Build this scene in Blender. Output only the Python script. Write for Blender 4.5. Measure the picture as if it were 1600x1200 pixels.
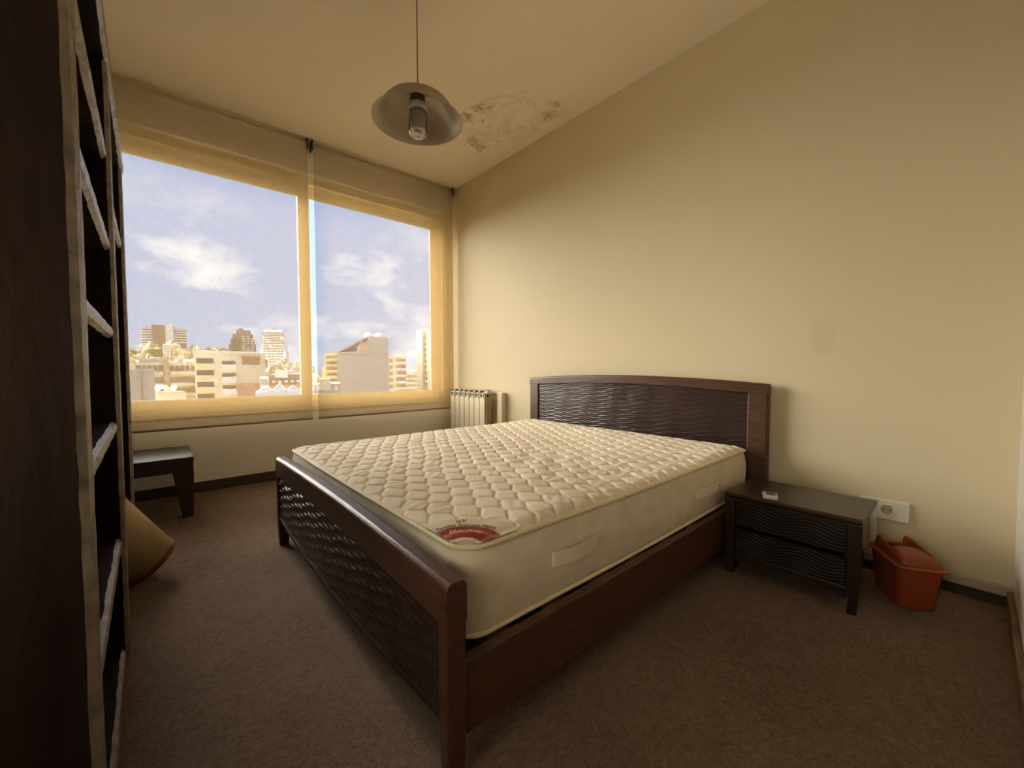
import bpy, bmesh, math, random
import numpy as np
from mathutils import Vector, Matrix
random.seed(7)
rng = np.random.default_rng(7)
sc = bpy.context.scene
C = sc.collection
for o in list(bpy.data.objects):
    bpy.data.objects.remove(o)

# ------------------------------------------------------------------ camera
CAM = Vector((-2.3759, -3.6744, 0.8964))
YAW, PIT, ROL, FPX = 0.7196, 0.0399, -0.0012, 631.5
fwd = Vector((math.sin(YAW)*math.cos(PIT), math.cos(YAW)*math.cos(PIT), -math.sin(PIT)))
rgt = Vector((math.cos(YAW), -math.sin(YAW), 0))
upv = rgt.cross(fwd)
r2 = rgt*math.cos(ROL) + upv*math.sin(ROL)
u2 = upv*math.cos(ROL) - rgt*math.sin(ROL)
cd = bpy.data.cameras.new('camera')
cam = bpy.data.objects.new('camera', cd); C.objects.link(cam)
cam.matrix_world = Matrix(((r2.x, u2.x, -fwd.x, CAM.x), (r2.y, u2.y, -fwd.y, CAM.y), (r2.z, u2.z, -fwd.z, CAM.z), (0, 0, 0, 1)))
cd.sensor_width = 36.0; cd.sensor_fit = 'HORIZONTAL'
cd.lens = FPX/1600*36.0
cd.clip_start = 0.02; cd.clip_end = 4000
sc.camera = cam

# ------------------------------------------------------------------ light
sc.view_settings.view_transform = 'Standard'
sc.view_settings.look = 'None'
sc.view_settings.gamma = 1.0
sc.view_settings.use_curve_mapping = False
sc.view_settings.exposure = 1.32
sc.cycles.use_denoising = True
sc.cycles.max_bounces = 16
sc.cycles.diffuse_bounces = 10
sc.cycles.glossy_bounces = 4
sc.cycles.transparent_max_bounces = 24
sc.cycles.caustics_reflective = False
sc.cycles.caustics_refractive = False
sc.cycles.sample_clamp_indirect = 6.0

SKY_STRENGTH = 1.0
world = bpy.data.worlds.new('sky'); sc.world = world
world.use_nodes = True
wn, wl = world.node_tree.nodes, world.node_tree.links
wn.clear()
out = wn.new('ShaderNodeOutputWorld'); bg = wn.new('ShaderNodeBackground')
tc = wn.new('ShaderNodeTexCoord'); sep = wn.new('ShaderNodeSeparateXYZ')
wl.new(tc.outputs['Generated'], sep.inputs[0])
ramp = wn.new('ShaderNodeValToRGB')
ramp.color_ramp.elements[0].position = 0.0; ramp.color_ramp.elements[0].color = (0.34, 0.43, 0.57, 1)
ramp.color_ramp.elements[1].position = 0.6; ramp.color_ramp.elements[1].color = (0.265, 0.375, 0.60, 1)
e = ramp.color_ramp.elements.new(0.15); e.color = (0.30, 0.40, 0.58, 1)
wl.new(sep.outputs[2], ramp.inputs[0])
# flat-based cumulus: stretch the lookup horizontally
mp = wn.new('ShaderNodeMapping'); mp.inputs['Scale'].default_value = (3.0, 3.0, 5.5); mp.inputs['Location'].default_value = (0.9, 0.3, 0.25)
wl.new(tc.outputs['Generated'], mp.inputs[0])
nz = wn.new('ShaderNodeTexNoise'); nz.inputs['Scale'].default_value = 1.6; nz.inputs['Detail'].default_value = 7; nz.inputs['Roughness'].default_value = 0.58
wl.new(mp.outputs[0], nz.inputs['Vector'])
cr = wn.new('ShaderNodeValToRGB'); cr.color_ramp.elements[0].position = 0.49; cr.color_ramp.elements[1].position = 0.66
wl.new(nz.outputs['Fac'], cr.inputs[0])
mixc = wn.new('ShaderNodeMix'); mixc.data_type = 'RGBA'
band = wn.new('ShaderNodeMapRange'); band.inputs[1].default_value = 0.22; band.inputs[2].default_value = 0.36; band.inputs[3].default_value = 1.0; band.inputs[4].default_value = 0.12
wl.new(sep.outputs[2], band.inputs[0])
cm_ = wn.new('ShaderNodeMath'); cm_.operation = 'MULTIPLY'; wl.new(cr.outputs[0], cm_.inputs[0]); wl.new(band.outputs[0], cm_.inputs[1])
wl.new(cm_.outputs[0], mixc.inputs['Factor']); wl.new(ramp.outputs[0], mixc.inputs['A'])
mixc.inputs['B'].default_value = (0.72, 0.74, 0.75, 1)
wl.new(mixc.outputs['Result'], bg.inputs[0]); bg.inputs[1].default_value = SKY_STRENGTH
wl.new(bg.outputs[0], out.inputs[0])

sl = bpy.data.lights.new('sun', 'SUN'); sl.energy = 18.5; sl.angle = math.radians(80); sl.color = (1.0, 0.92, 0.78)
so = bpy.data.objects.new('sun', sl); C.objects.link(so)
so.rotation_euler = Vector((-0.62, 0.58, 0.53)).to_track_quat('Z', 'Y').to_euler()

hl = bpy.data.lights.new('added_fill_light', 'AREA'); hl.shape = 'RECTANGLE'; hl.size = 0.68; hl.size_y = 1.2; hl.energy = 5.6; hl.color = (1.0, 0.90, 0.72)  # unseen area lamp added to brighten the room from behind the camera
ho = bpy.data.objects.new('added_fill_light', hl); C.objects.link(ho)
ho.location = (-3.30, -3.33, 1.05); ho.rotation_euler = Vector((-1, 0, -0.75)).to_track_quat('Z', 'Y').to_euler()
pl = bpy.data.lights.new('window_portal', 'AREA'); pl.shape = 'RECTANGLE'; pl.size = 2.75; pl.size_y = 2.0
po = bpy.data.objects.new('window_portal', pl); C.objects.link(po)
po.location = (-1.37, 0.26, 1.5); po.rotation_euler = (math.radians(-90), 0, 0)
pl.cycles.is_portal = True

# ------------------------------------------------------------------ materials
def mat(name, base, rough=0.6, bump=0.0, bscale=60.0, var=0.0, vscale=8.0, spec=0.5, metal=0.0, stretch=(1, 1, 1), detail=4, var2=None, coat=0.0, bdist=0.004):
    m = bpy.data.materials.new(name); m.use_nodes = True
    n, l = m.node_tree.nodes, m.node_tree.links
    b = n['Principled BSDF']
    b.inputs['Base Color'].default_value = (*base, 1); b.inputs['Roughness'].default_value = rough
    b.inputs['Metallic'].default_value = metal
    b.inputs['Specular IOR Level'].default_value = spec
    if coat: b.inputs['Coat Weight'].default_value = coat
    t = n.new('ShaderNodeTexCoord'); mpn = n.new('ShaderNodeMapping'); mpn.inputs['Scale'].default_value = stretch
    l.new(t.outputs['Object'], mpn.inputs[0])
    if var > 0:
        nn = n.new('ShaderNodeTexNoise'); nn.inputs['Scale'].default_value = vscale; nn.inputs['Detail'].default_value = detail
        l.new(mpn.outputs[0], nn.inputs['Vector'])
        rp = n.new('ShaderNodeValToRGB'); rp.color_ramp.elements[0].position = 0.3; rp.color_ramp.elements[1].position = 0.7
        c0 = [max(0, c*(1-var)) for c in base]; c1 = var2 if var2 else [c*(1+var) for c in base]
        rp.color_ramp.elements[0].color = (*c0, 1); rp.color_ramp.elements[1].color = (*c1, 1)
        l.new(nn.outputs['Fac'], rp.inputs[0]); l.new(rp.outputs[0], b.inputs['Base Color'])
    if bump > 0:
        n2 = n.new('ShaderNodeTexNoise'); n2.inputs['Scale'].default_value = bscale; n2.inputs['Detail'].default_value = 5
        l.new(mpn.outputs[0], n2.inputs['Vector'])
        bp = n.new('ShaderNodeBump'); bp.inputs['Strength'].default_value = bump; bp.inputs['Distance'].default_value = bdist
        l.new(n2.outputs['Fac'], bp.inputs['Height']); l.new(bp.outputs[0], b.inputs['Normal'])
    return m

M = {}
M['ceiling'] = mat('ceiling_paint', (0.82, 0.73, 0.57), 0.85, 0.15, 90, 0.03, 1.2)
M['plaster'] = mat('flaking_plaster', (0.80, 0.70, 0.55), 0.95, 0.8, 26, 0.11, 14)
M['wallback'] = mat('wall_paint_pale', (0.52, 0.48, 0.40), 0.8, 0.1, 90)
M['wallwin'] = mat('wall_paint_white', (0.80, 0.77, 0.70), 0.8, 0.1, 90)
M['frame_w'] = mat('window_frame_paint', (0.74, 0.62, 0.39), 0.4)
M['wood'] = mat('stained_wood', (0.072, 0.030, 0.014), 0.38, 0.12, 30, 0.35, 7, stretch=(2, 2, 14), detail=6)
M['wood_y'] = mat('stained_wood_lengthwise', (0.072, 0.030, 0.014), 0.36, 0.12, 30, 0.35, 7, stretch=(6, 1.2, 14), detail=6)
M['carved'] = mat('carved_dark_wood', (0.028, 0.013, 0.009), 0.30, 0.08, 40, 0.3, 10)
M['carved_stand'] = mat('carved_nightstand_wood', (0.013, 0.007, 0.005), 0.5, 0.1, 40, 0.3, 10, spec=0.3)
M['stand'] = mat('nightstand_wood', (0.026, 0.014, 0.010), 0.30, 0.06, 40, 0.25, 6, stretch=(3, 1, 8))
M['rustic'] = mat('rustic_dark_timber', (0.018, 0.009, 0.005), 0.6, 0.7, 14, 0.6, 6, stretch=(1.5, 1.5, 0.35), detail=8, bdist=0.006, spec=0.12)
M['rusticedge'] = mat('lit_timber_edge', (0.22, 0.18, 0.14), 0.36, 0.9, 45, 0.5, 25, detail=8)  # window light on the front edges, put into a paler timber colour
M['table'] = mat('black_brown_veneer', (0.020, 0.014, 0.012), 0.42, 0.05, 60)
M['shade_cloth'] = mat('tan_shade_cloth', (0.54, 0.40, 0.22), 0.85, 0.2, 200, 0.12, 6)
M['shade_rim'] = mat('brown_rim_tape', (0.20, 0.085, 0.03), 0.6)
M['base'] = mat('dark_skirting', (0.045, 0.026, 0.015), 0.55, 0.1, 30)
M['base_brown'] = mat('brown_wood_skirting', (0.16, 0.085, 0.035), 0.5, 0.3, 30, 0.4, 12, stretch=(1, 1, 6))
M['white_plastic'] = mat('cream_plastic', (0.75, 0.70, 0.58), 0.4)
M['trunking'] = mat('trunking_plastic', (0.42, 0.36, 0.28), 0.5)
M['black'] = mat('black_plastic', (0.012, 0.012, 0.012), 0.4)
M['brass'] = mat('contact_metal', (0.6, 0.55, 0.45), 0.3, metal=1.0)
M['radiator'] = mat('radiator_enamel', (0.74, 0.66, 0.48), 0.35)
M['radiator_grille'] = mat('radiator_grille_enamel', (0.50, 0.44, 0.32), 0.5)
M['lamp_out'] = mat('lamp_enamel', (0.36, 0.29, 0.20), 0.40)
M['lamp_in'] = mat('lamp_inner_enamel', (0.38, 0.31, 0.22), 0.34, coat=0.15)
M['socket_m'] = mat('lamp_socket', (0.10, 0.08, 0.06), 0.4)
M['mattress'] = mat('quilted_ticking', (0.82, 0.70, 0.54), 0.8, 0.25, 220, 0.07, 5, var2=[0.88, 0.78, 0.62])
M['border'] = mat('mattress_border_cloth', (0.74, 0.65, 0.49), 0.75, 0.3, 60, 0.08, 14)
M['piping'] = mat('piping_tape', (0.78, 0.68, 0.44), 0.6, 0.4, 300)
M['handle'] = mat('webbing_handle', (0.80, 0.71, 0.53), 0.6, 0.3, 250)
M['label'] = mat('label_satin', (0.70, 0.60, 0.45), 0.35)
M['label_red'] = mat('label_red_satin', (0.30, 0.022, 0.020), 0.35)
M['ink'] = mat('label_black_print', (0.02, 0.02, 0.02), 0.5)
M['ink_red'] = mat('label_red_print', (0.32, 0.06, 0.05), 0.5)
M['ink_white'] = mat('label_white_print', (0.72, 0.52, 0.45), 0.5)
M['terracotta'] = mat('terracotta_plastic', (0.28, 0.054, 0.015), 0.45, 0.05, 60, 0.08, 6)
M['screen'] = mat('remote_screen', (0.10, 0.10, 0.085), 0.25)
M['bulbwhite'] = mat('bulb_phosphor', (0.80, 0.76, 0.68), 0.35)
M['conc'] = mat('grey_render', (0.42, 0.38, 0.33), 0.9, 0, 1, 0.06, 0.3)
M['cream'] = mat('cream_render', (0.78, 0.70, 0.50), 0.9, 0, 1, 0.08, 0.2)
M['cream2'] = mat('yellow_cream_render', (0.74, 0.62, 0.36), 0.9, 0, 1, 0.08, 0.2)
M['white_r'] = mat('white_render', (0.85, 0.82, 0.74), 0.9, 0, 1, 0.06, 0.2)
M['orange_r'] = mat('salmon_render', (0.62, 0.40, 0.26), 0.9, 0, 1, 0.08, 0.2)
M['brown_r'] = mat('brown_grey_render', (0.30, 0.24, 0.19), 0.9, 0, 1, 0.08, 0.2)
M['greyflat'] = mat('old_grey_render', (0.46, 0.41, 0.33), 0.9, 0, 1, 0.15, 0.3)
M['hill_cream'] = mat('hill_cream_render', (0.55, 0.47, 0.31), 0.9)
M['hill_white'] = mat('hill_white_render', (0.62, 0.57, 0.48), 0.9)
M['hill_yellow'] = mat('hill_yellow_render', (0.52, 0.41, 0.22), 0.9)
M['hill_grey'] = mat('hill_grey_render', (0.34, 0.30, 0.24), 0.9)
M['pane'] = mat('distant_window_pane', (0.10, 0.10, 0.10), 0.2)
M['awning'] = mat('red_awning', (0.45, 0.17, 0.08), 0.8)
M['ground'] = mat('city_ground', (0.26, 0.23, 0.18), 0.95, 0, 1, 0.25, 0.05)
M['hill'] = mat('green_hill', (0.22, 0.22, 0.08), 0.95, 0, 1, 0.4, 0.06)

def wall_right_mat():
    m = mat('wall_paint_cream', (0.66, 0.57, 0.375), 0.75, 0.12, 70, 0.02, 0.8)
    n, l = m.node_tree.nodes, m.node_tree.links
    b = n['Principled BSDF']
    src = b.inputs['Base Color'].links[0].from_socket
    t = n.new('ShaderNodeTexCoord')
    s = n.new('ShaderNodeVectorMath'); s.operation = 'SUBTRACT'; s.inputs[1].default_value = (0, -3.198, 1.04)
    l.new(t.outputs['Object'], s.inputs[0])
    sc_ = n.new('ShaderNodeVectorMath'); sc_.operation = 'MULTIPLY'; sc_.inputs[1].default_value = (0, 1/0.052, 1/0.085)
    l.new(s.outputs[0], sc_.inputs[0])
    ln = n.new('ShaderNodeVectorMath'); ln.operation = 'LENGTH'; l.new(sc_.outputs[0], ln.inputs[0])
    rp = n.new('ShaderNodeMapRange'); rp.inputs[1].default_value = 0.75; rp.inputs[2].default_value = 1.1; rp.inputs[3].default_value = 0.10; rp.inputs[4].default_value = 0.0
    l.new(ln.outputs['Value'], rp.inputs[0])
    mx = n.new('ShaderNodeMix'); mx.data_type = 'RGBA'
    l.new(rp.outputs[0], mx.inputs['Factor']); l.new(src, mx.inputs['A']); mx.inputs['B'].default_value = (0.28, 0.22, 0.13, 1)
    l.new(mx.outputs['Result'], b.inputs['Base Color'])
    return m
M['wall'] = wall_right_mat()

def carpet_mat():
    m = bpy.data.materials.new('brown_carpet'); m.use_nodes = True
    n, l = m.node_tree.nodes, m.node_tree.links
    b = n['Principled BSDF']; b.inputs['Roughness'].default_value = 0.95; b.inputs['Specular IOR Level'].default_value = 0.15
    t = n.new('ShaderNodeTexCoord')
    a1 = n.new('ShaderNodeTexNoise'); a1.inputs['Scale'].default_value = 170; a1.inputs['Detail'].default_value = 3
    a2 = n.new('ShaderNodeTexNoise'); a2.inputs['Scale'].default_value = 26; a2.inputs['Detail'].default_value = 6; a2.inputs['Distortion'].default_value = 2.5
    a3 = n.new('ShaderNodeTexNoise'); a3.inputs['Scale'].default_value = 1.3; a3.inputs['Detail'].default_value = 3
    for a in (a1, a2, a3): l.new(t.outputs['Object'], a.inputs['Vector'])
    ad = n.new('ShaderNodeMath'); ad.operation = 'ADD'; l.new(a1.outputs['Fac'], ad.inputs[0]); l.new(a2.outputs['Fac'], ad.inputs[1])
    ad2 = n.new('ShaderNodeMath'); ad2.operation = 'ADD'; l.new(ad.outputs[0], ad2.inputs[0]); l.new(a3.outputs['Fac'], ad2.inputs[1])
    rp = n.new('ShaderNodeMapRange'); rp.inputs[1].default_value = 1.1; rp.inputs[2].default_value = 1.9
    l.new(ad2.outputs[0], rp.inputs[0])
    cr_ = n.new('ShaderNodeValToRGB'); cr_.color_ramp.elements[0].color = (0.115, 0.075, 0.052, 1); cr_.color_ramp.elements[1].color = (0.27, 0.190, 0.138, 1)
    l.new(rp.outputs[0], cr_.inputs[0]); l.new(cr_.outputs[0], b.inputs['Base Color'])
    bp = n.new('ShaderNodeBump'); bp.inputs['Strength'].default_value = 0.7; bp.inputs['Distance'].default_value = 0.006
    l.new(ad.outputs[0], bp.inputs['Height']); l.new(bp.outputs[0], b.inputs['Normal'])
    return m
M['carpet'] = carpet_mat()

def blind_mat():
    m = bpy.data.materials.new('screen_blind_fabric'); m.use_nodes = True
    n, l = m.node_tree.nodes, m.node_tree.links; n.clear()
    o = n.new('ShaderNodeOutputMaterial')
    tr = n.new('ShaderNodeBsdfTransparent'); df = n.new('ShaderNodeBsdfDiffuse'); tl = n.new('ShaderNodeBsdfTranslucent')
    tr.inputs[0].default_value = (0.95, 0.975, 1.0, 1)
    df.inputs[0].default_value = (0.50, 0.41, 0.26, 1); tl.inputs[0].default_value = (0.95, 0.58, 0.20, 1)
    # tan towards the room; pale back added to bounce light onto the frame
    ge = n.new('ShaderNodeNewGeometry'); cm = n.new('ShaderNodeMix'); cm.data_type = 'RGBA'
    l.new(ge.outputs['Backfacing'], cm.inputs['Factor']); l.new(cm.outputs['Result'], df.inputs[0])
    cm.inputs['A'].default_value = (0.46, 0.38, 0.25, 1); cm.inputs['B'].default_value = (0.90, 0.78, 0.55, 1)
    mx = n.new('ShaderNodeMixShader'); mx.inputs[0].default_value = 0.09
    l.new(df.outputs[0], mx.inputs[1]); l.new(tl.outputs[0], mx.inputs[2])
    # the open weave: fine vertical and horizontal threads vary the openness
    t = n.new('ShaderNodeTexCoord'); mp_ = n.new('ShaderNodeMapping'); mp_.inputs['Scale'].default_value = (1.0, 1.0, 0.12)
    l.new(t.outputs['Object'], mp_.inputs[0])
    w = n.new('ShaderNodeTexNoise'); w.inputs['Scale'].default_value = 160; w.inputs['Detail'].default_value = 2
    l.new(mp_.outputs[0], w.inputs['Vector'])
    mp2 = n.new('ShaderNodeMapping'); mp2.inputs['Scale'].default_value = (0.12, 1.0, 1.0); l.new(t.outputs['Object'], mp2.inputs[0])
    w2 = n.new('ShaderNodeTexNoise'); w2.inputs['Scale'].default_value = 160; w2.inputs['Detail'].default_value = 2
    l.new(mp2.outputs[0], w2.inputs['Vector'])
    ad = n.new('ShaderNodeMath'); ad.operation = 'ADD'; l.new(w.outputs['Fac'], ad.inputs[0]); l.new(w2.outputs['Fac'], ad.inputs[1])
    rp = n.new('ShaderNodeMapRange'); rp.inputs[1].default_value = 0.7; rp.inputs[2].default_value = 1.3; rp.inputs[3].default_value = 0.44; rp.inputs[4].default_value = 0.54
    l.new(ad.outputs[0], rp.inputs[0])
    m2 = n.new('ShaderNodeMixShader'); l.new(rp.outputs[0], m2.inputs[0]); l.new(mx.outputs[0], m2.inputs[1]); l.new(tr.outputs[0], m2.inputs[2])
    l.new(m2.outputs[0], o.inputs[0])
    return m
M['blind'] = blind_mat()

def glass_mat(name, gloss=0.06, tint=(1, 1, 1)):
    m = bpy.data.materials.new(name); m.use_nodes = True
    n, l = m.node_tree.nodes, m.node_tree.links; n.clear()
    o = n.new('ShaderNodeOutputMaterial'); tr = n.new('ShaderNodeBsdfTransparent'); gl = n.new('ShaderNodeBsdfGlossy')
    tr.inputs[0].default_value = (*tint, 1); gl.inputs['Roughness'].default_value = 0.03
    lw = n.new('ShaderNodeFresnel'); lw.inputs[0].default_value = 1.45
    mt = n.new('ShaderNodeMath'); mt.operation = 'MULTIPLY'; mt.inputs[1].default_value = gloss/0.04
    l.new(lw.outputs[0], mt.inputs[0])
    mx = n.new('ShaderNodeMixShader'); l.new(mt.outputs[0], mx.inputs[0]); l.new(tr.outputs[0], mx.inputs[1]); l.new(gl.outputs[0], mx.inputs[2])
    l.new(mx.outputs[0], o.inputs[0])
    return m
M['glass'] = glass_mat('window_glass', 0.03)
M['bulbglass'] = glass_mat('bulb_glass', 0.10, (0.93, 0.92, 0.90))

# ------------------------------------------------------------------ mesh helpers
class MB:
    def __init__(s): s.v = []; s.f = []
    def box(s, a, b):
        x0, y0, z0 = a; x1, y1, z1 = b; k = len(s.v)
        s.v += [(x0, y0, z0), (x1, y0, z0), (x1, y1, z0), (x0, y1, z0), (x0, y0, z1), (x1, y0, z1), (x1, y1, z1), (x0, y1, z1)]
        s.f += [(k, k+3, k+2, k+1), (k+4, k+5, k+6, k+7), (k, k+1, k+5, k+4), (k+1, k+2, k+6, k+5), (k+2, k+3, k+7, k+6), (k+3, k, k+4, k+7)]
        return s
    def loft(s, rings, close_ends=True, closed=True):
        k = len(s.v); n = len(rings[0])
        for r in rings: s.v += [tuple(p) for p in r]
        for i in range(len(rings)-1):
            for j in range(n if closed else n-1):
                a = k+i*n+j; b = k+i*n+(j+1) % n
                s.f.append((a, b, b+n, a+n))
        if close_ends:
            s.f.append(tuple(k+j for j in reversed(range(n))))
            s.f.append(tuple(k+(len(rings)-1)*n+j for j in range(n)))
        return s
    def lathe(s, prof, c=(0, 0, 0), n=48, close=False, start=0, end=2*math.pi):
        k = len(s.v)
        for (r, z) in prof:
            for j in range(n):
                t = start+(end-start)*j/n
                s.v.append((c[0]+r*math.cos(t), c[1]+r*math.sin(t), c[2]+z))
        for i in range(len(prof)-1):
            for j in range(n):
                a = k+i*n+j; b = k+i*n+(j+1) % n
                s.f.append((a, b, b+n, a+n))
        if close:
            s.f.append(tuple(k+j for j in reversed(range(n)))); s.f.append(tuple(k+(len(prof)-1)*n+j for j in range(n)))
        return s
    def tube(s, pts, r, n=10, closed=False):
        pts = [Vector(p) for p in pts]; m = len(pts); rings = []
        prev = None
        for i, p in enumerate(pts):
            if closed: d = pts[(i+1) % m]-pts[i-1]
            else: d = pts[min(i+1, m-1)]-pts[max(i-1, 0)]
            d.normalize()
            if prev is None:
                a = Vector((0, 0, 1)) if abs(d.z) < 0.9 else Vector((1, 0, 0))
                x = d.cross(a).normalized()
            else:
                x = (prev-d*prev.dot(d)).normalized()
            prev = x; y = d.cross(x)
            rr = r[i] if isinstance(r, (list, tuple)) else r
            rings.append([p+x*(rr*math.cos(2*math.pi*j/n))+y*(rr*math.sin(2*math.pi*j/n)) for j in range(n)])
        if closed:
            rings.append(rings[0]); return s.loft(rings, False)
        return s.loft(rings, True)
    def prism(s, poly, axis, a, b):
        """extrude a 2D polygon along axis 'x','y' or 'z' from a to b"""
        def P(u, v, w):
            return {'x': (w, u, v), 'y': (u, w, v), 'z': (u, v, w)}[axis]
        return s.loft([[P(u, v, a) for u, v in poly], [P(u, v, b) for u, v in poly]])
    def grid(s, V, nx, ny):
        k = len(s.v); s.v += [tuple(p) for p in V]
        for i in range(ny-1):
            for j in range(nx-1):
                a = k+i*nx+j
                s.f.append((a, a+1, a+nx+1, a+nx))
        return s
    def xform(s, Mx):
        s.v = [tuple(Mx @ Vector(p)) for p in s.v]; return s

def obj(name, mb, material, parent=None, smooth=False, bevel=0.0, loc=None, solid=0.0, seg=2, sharp=None):
    me = bpy.data.meshes.new(name)
    me.from_pydata([tuple(float(c) for c in p) for p in mb.v], [], [tuple(int(i) for i in q) for q in mb.f])
    bm = bmesh.new(); bm.from_mesh(me); bmesh.ops.recalc_face_normals(bm, faces=bm.faces); bm.to_mesh(me); bm.free()
    me.materials.append(material)
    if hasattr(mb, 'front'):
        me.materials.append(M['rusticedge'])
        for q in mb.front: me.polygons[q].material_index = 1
    if smooth: 
        for p in me.polygons: p.use_smooth = True
        if sharp: me.set_sharp_from_angle(angle=math.radians(sharp))
    o = bpy.data.objects.new(name, me); C.objects.link(o)
    if parent: o.parent = parent
    if loc: o.location = loc
    if solid:
        md = o.modifiers.new('thick', 'SOLIDIFY'); md.thickness = solid; md.offset = 0
    if bevel:
        md = o.modifiers.new('bevel', 'BEVEL'); md.width = bevel; md.segments = seg; md.limit_method = 'ANGLE'; md.angle_limit = math.radians(40)
        md.harden_normals = False
    return o
def box(name, a, b, material, parent=None, bevel=0.0, **k): return obj(name, MB().box(a, b), material, parent, bevel=bevel, **k)
def thing(name, label, cat, loc=(0, 0, 0), rz=0, group=None):
    o = bpy.data.objects.new(name, None); C.objects.link(o); o.location = loc; o.rotation_euler = (0, 0, rz)
    o.empty_display_size = 0.1
    o['label'] = label; o['category'] = cat
    if group: o['group'] = group
    return o
def tag(o, label, cat, group=None):
    o['label'] = label; o['category'] = cat
    if group: o['group'] = group
    return o
def struct(o): o['kind'] = 'structure'; return o
def vnoise(x, y, seed=0, oct=3):
    """cheap smooth value noise built of sines"""
    r = np.random.default_rng(seed); z = np.zeros_like(x)
    for k in range(oct):
        for _ in range(4):
            a = r.uniform(0, 6.28); ph = r.uniform(0, 6.28); fr = 2**k
            z = z+np.sin((np.cos(a)*x+np.sin(a)*y)*fr*6.28+ph)/(4*fr)
    return z
def at(px, py, depth):
    return CAM + fwd*depth + r2*((px-800)/FPX*depth) - u2*((py-600)/FPX*depth)

# ------------------------------------------------------------------ room shell
H = 2.75; XL = -2.83; YB = -3.796; WT = 0.16
struct(box('floor', (XL-WT, YB-WT, -0.2), (WT, WT, 0), M['carpet']))
ceil = struct(box('ceiling', (XL-WT, YB-WT, H), (WT, WT, H+0.2), M['ceiling']))
struct(box('wall_right', (0, YB-WT, 0), (WT, WT, H), M['wall']))
DY0, DY1, DZ = -3.72, -2.96, 2.08      # doorway added behind the camera, out of view, to let the fill in
wl_ = MB().box((XL-WT, YB, 0), (XL, DY0, H)).box((XL-WT, DY1, 0), (XL, WT, H)).box((XL-WT, DY0, DZ), (XL, DY1, H))
struct(obj('wall_left', wl_, M['wallback']))
dj = MB().box((XL-WT-0.01, DY0-0.045, 0), (XL+0.012, DY0, DZ+0.045)).box((XL-WT-0.01, DY1, 0), (XL+0.012, DY1+0.045, DZ+0.045)).box((XL-WT-0.01, DY0, DZ), (XL+0.012, DY1, DZ+0.045))
struct(obj('added_door_1', dj, M['wood'], bevel=0.003))  # frame of the added doorway, never in view
hw_ = MB().box((-4.1, -4.0, -0.2), (XL-WT, -2.7, 0)).box((-4.1, -4.0, 2.4), (XL-WT, -2.7, 2.5)).box((-4.2, -4.0, 0), (-4.1, -2.7, 2.4)).box((-4.1, -4.1, 0), (XL-WT, -4.0, 2.4)).box((-4.1, -2.7, 0), (XL-WT, -2.6, 2.4))
struct(obj('added_hall_box', hw_, M['wallback']))  # unseen box added to enclose the fill lamp
struct(box('wall_back', (XL-WT, YB-WT, 0), (0, YB, H), M['wallback']))
WX0, WX1, WZ0, WZ1 = -2.78, -0.012, 0.565, 2.50
w = MB()
w.box((XL, 0, 0), (0, WT, WZ0)).box((XL, 0, WZ1), (0, WT, H)).box((XL, 0, WZ0), (WX0, WT, WZ1)).box((WX1, 0, WZ0), (0, WT, WZ1))
struct(obj('wall_window', w, M['wallwin']))
struct(box('baseboard_window', (XL, -0.014, 0), (0, 0, 0.074), M['base'], bevel=0.002))
struct(box('baseboard_right', (-0.013, YB, 0), (0, -0.014, 0.074), M['base'], bevel=0.002))
struct(box('baseboard_left', (XL, DY1+0.046, 0), (XL+0.013, -0.014, 0.074), M['base'], bevel=0.002))
struct(box('baseboard_back', (XL+0.013, YB, 0), (-0.013, YB+0.016, 0.066), M['base_brown'], bevel=0.003))
# plastic cable trunking above the dark skirting, and the drop to the socket
tr1 = MB().box((-0.026, YB+0.001, 0.043), (-0.013, -3.375, 0.078))
struct(obj('trim_1', tr1, M['trunking'], bevel=0.002))
struct(box('trim_2', (-0.010, -3.412, 0.078), (0, -3.392, 0.236), M['white_plastic'], bevel=0.001))

# window: outer frame, two sashes, panes
win = bpy.data.objects.new('window_1', None); C.objects.link(win); win['kind'] = 'structure'; win.location = (0, 0, 0)
fz0, fz1 = WZ0, WZ1
f = MB()
f.box((WX0, 0.02, fz0), (WX1, 0.12, fz0+0.055)).box((WX0, 0.02, fz1-0.075), (WX1, 0.12, fz1)).box((WX0, 0.02, fz0+0.055), (WX0+0.06, 0.12, fz1-0.075)).box((WX1-0.10, 0.02, fz0+0.055), (WX1, 0.12, fz1-0.075))
obj('window_frame', f, M['frame_w'], win, bevel=0.003)
def sash(x0, x1, y0, y1, z0, z1, wl, wr, wt, wb):
    s = MB()
    s.box((x0, y0, z0), (x0+wl, y1, z1)).box((x1-wr, y0, z0), (x1, y1, z1)).box((x0+wl, y0, z0), (x1-wr, y1, z0+wb)).box((x0+wl, y0, z1-wt), (x1-wr, y1, z1))
    so_ = obj('sash', s, M['frame_w'], win, bevel=0.003)
    ym = (y0+y1)/2
    box('pane', (x0+wl, ym-0.003, z0+wb), (x1-wr, ym+0.003, z1-wt), M['glass'], so_)
sash(-2.72, -1.385, 0.034, 0.048, fz0+0.055, fz1-0.075, 0.06, 0.088, 0.115, 0.055)
sash(-1.470, -0.112, 0.066, 0.080, fz0+0.055, fz1-0.075, 0.082, 0.112, 0.10, 0.050)
box('window_sill', (WX0, -0.012, fz0-0.022), (WX1, 0.02, fz0), M['frame_w'], win, bevel=0.003)

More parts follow.
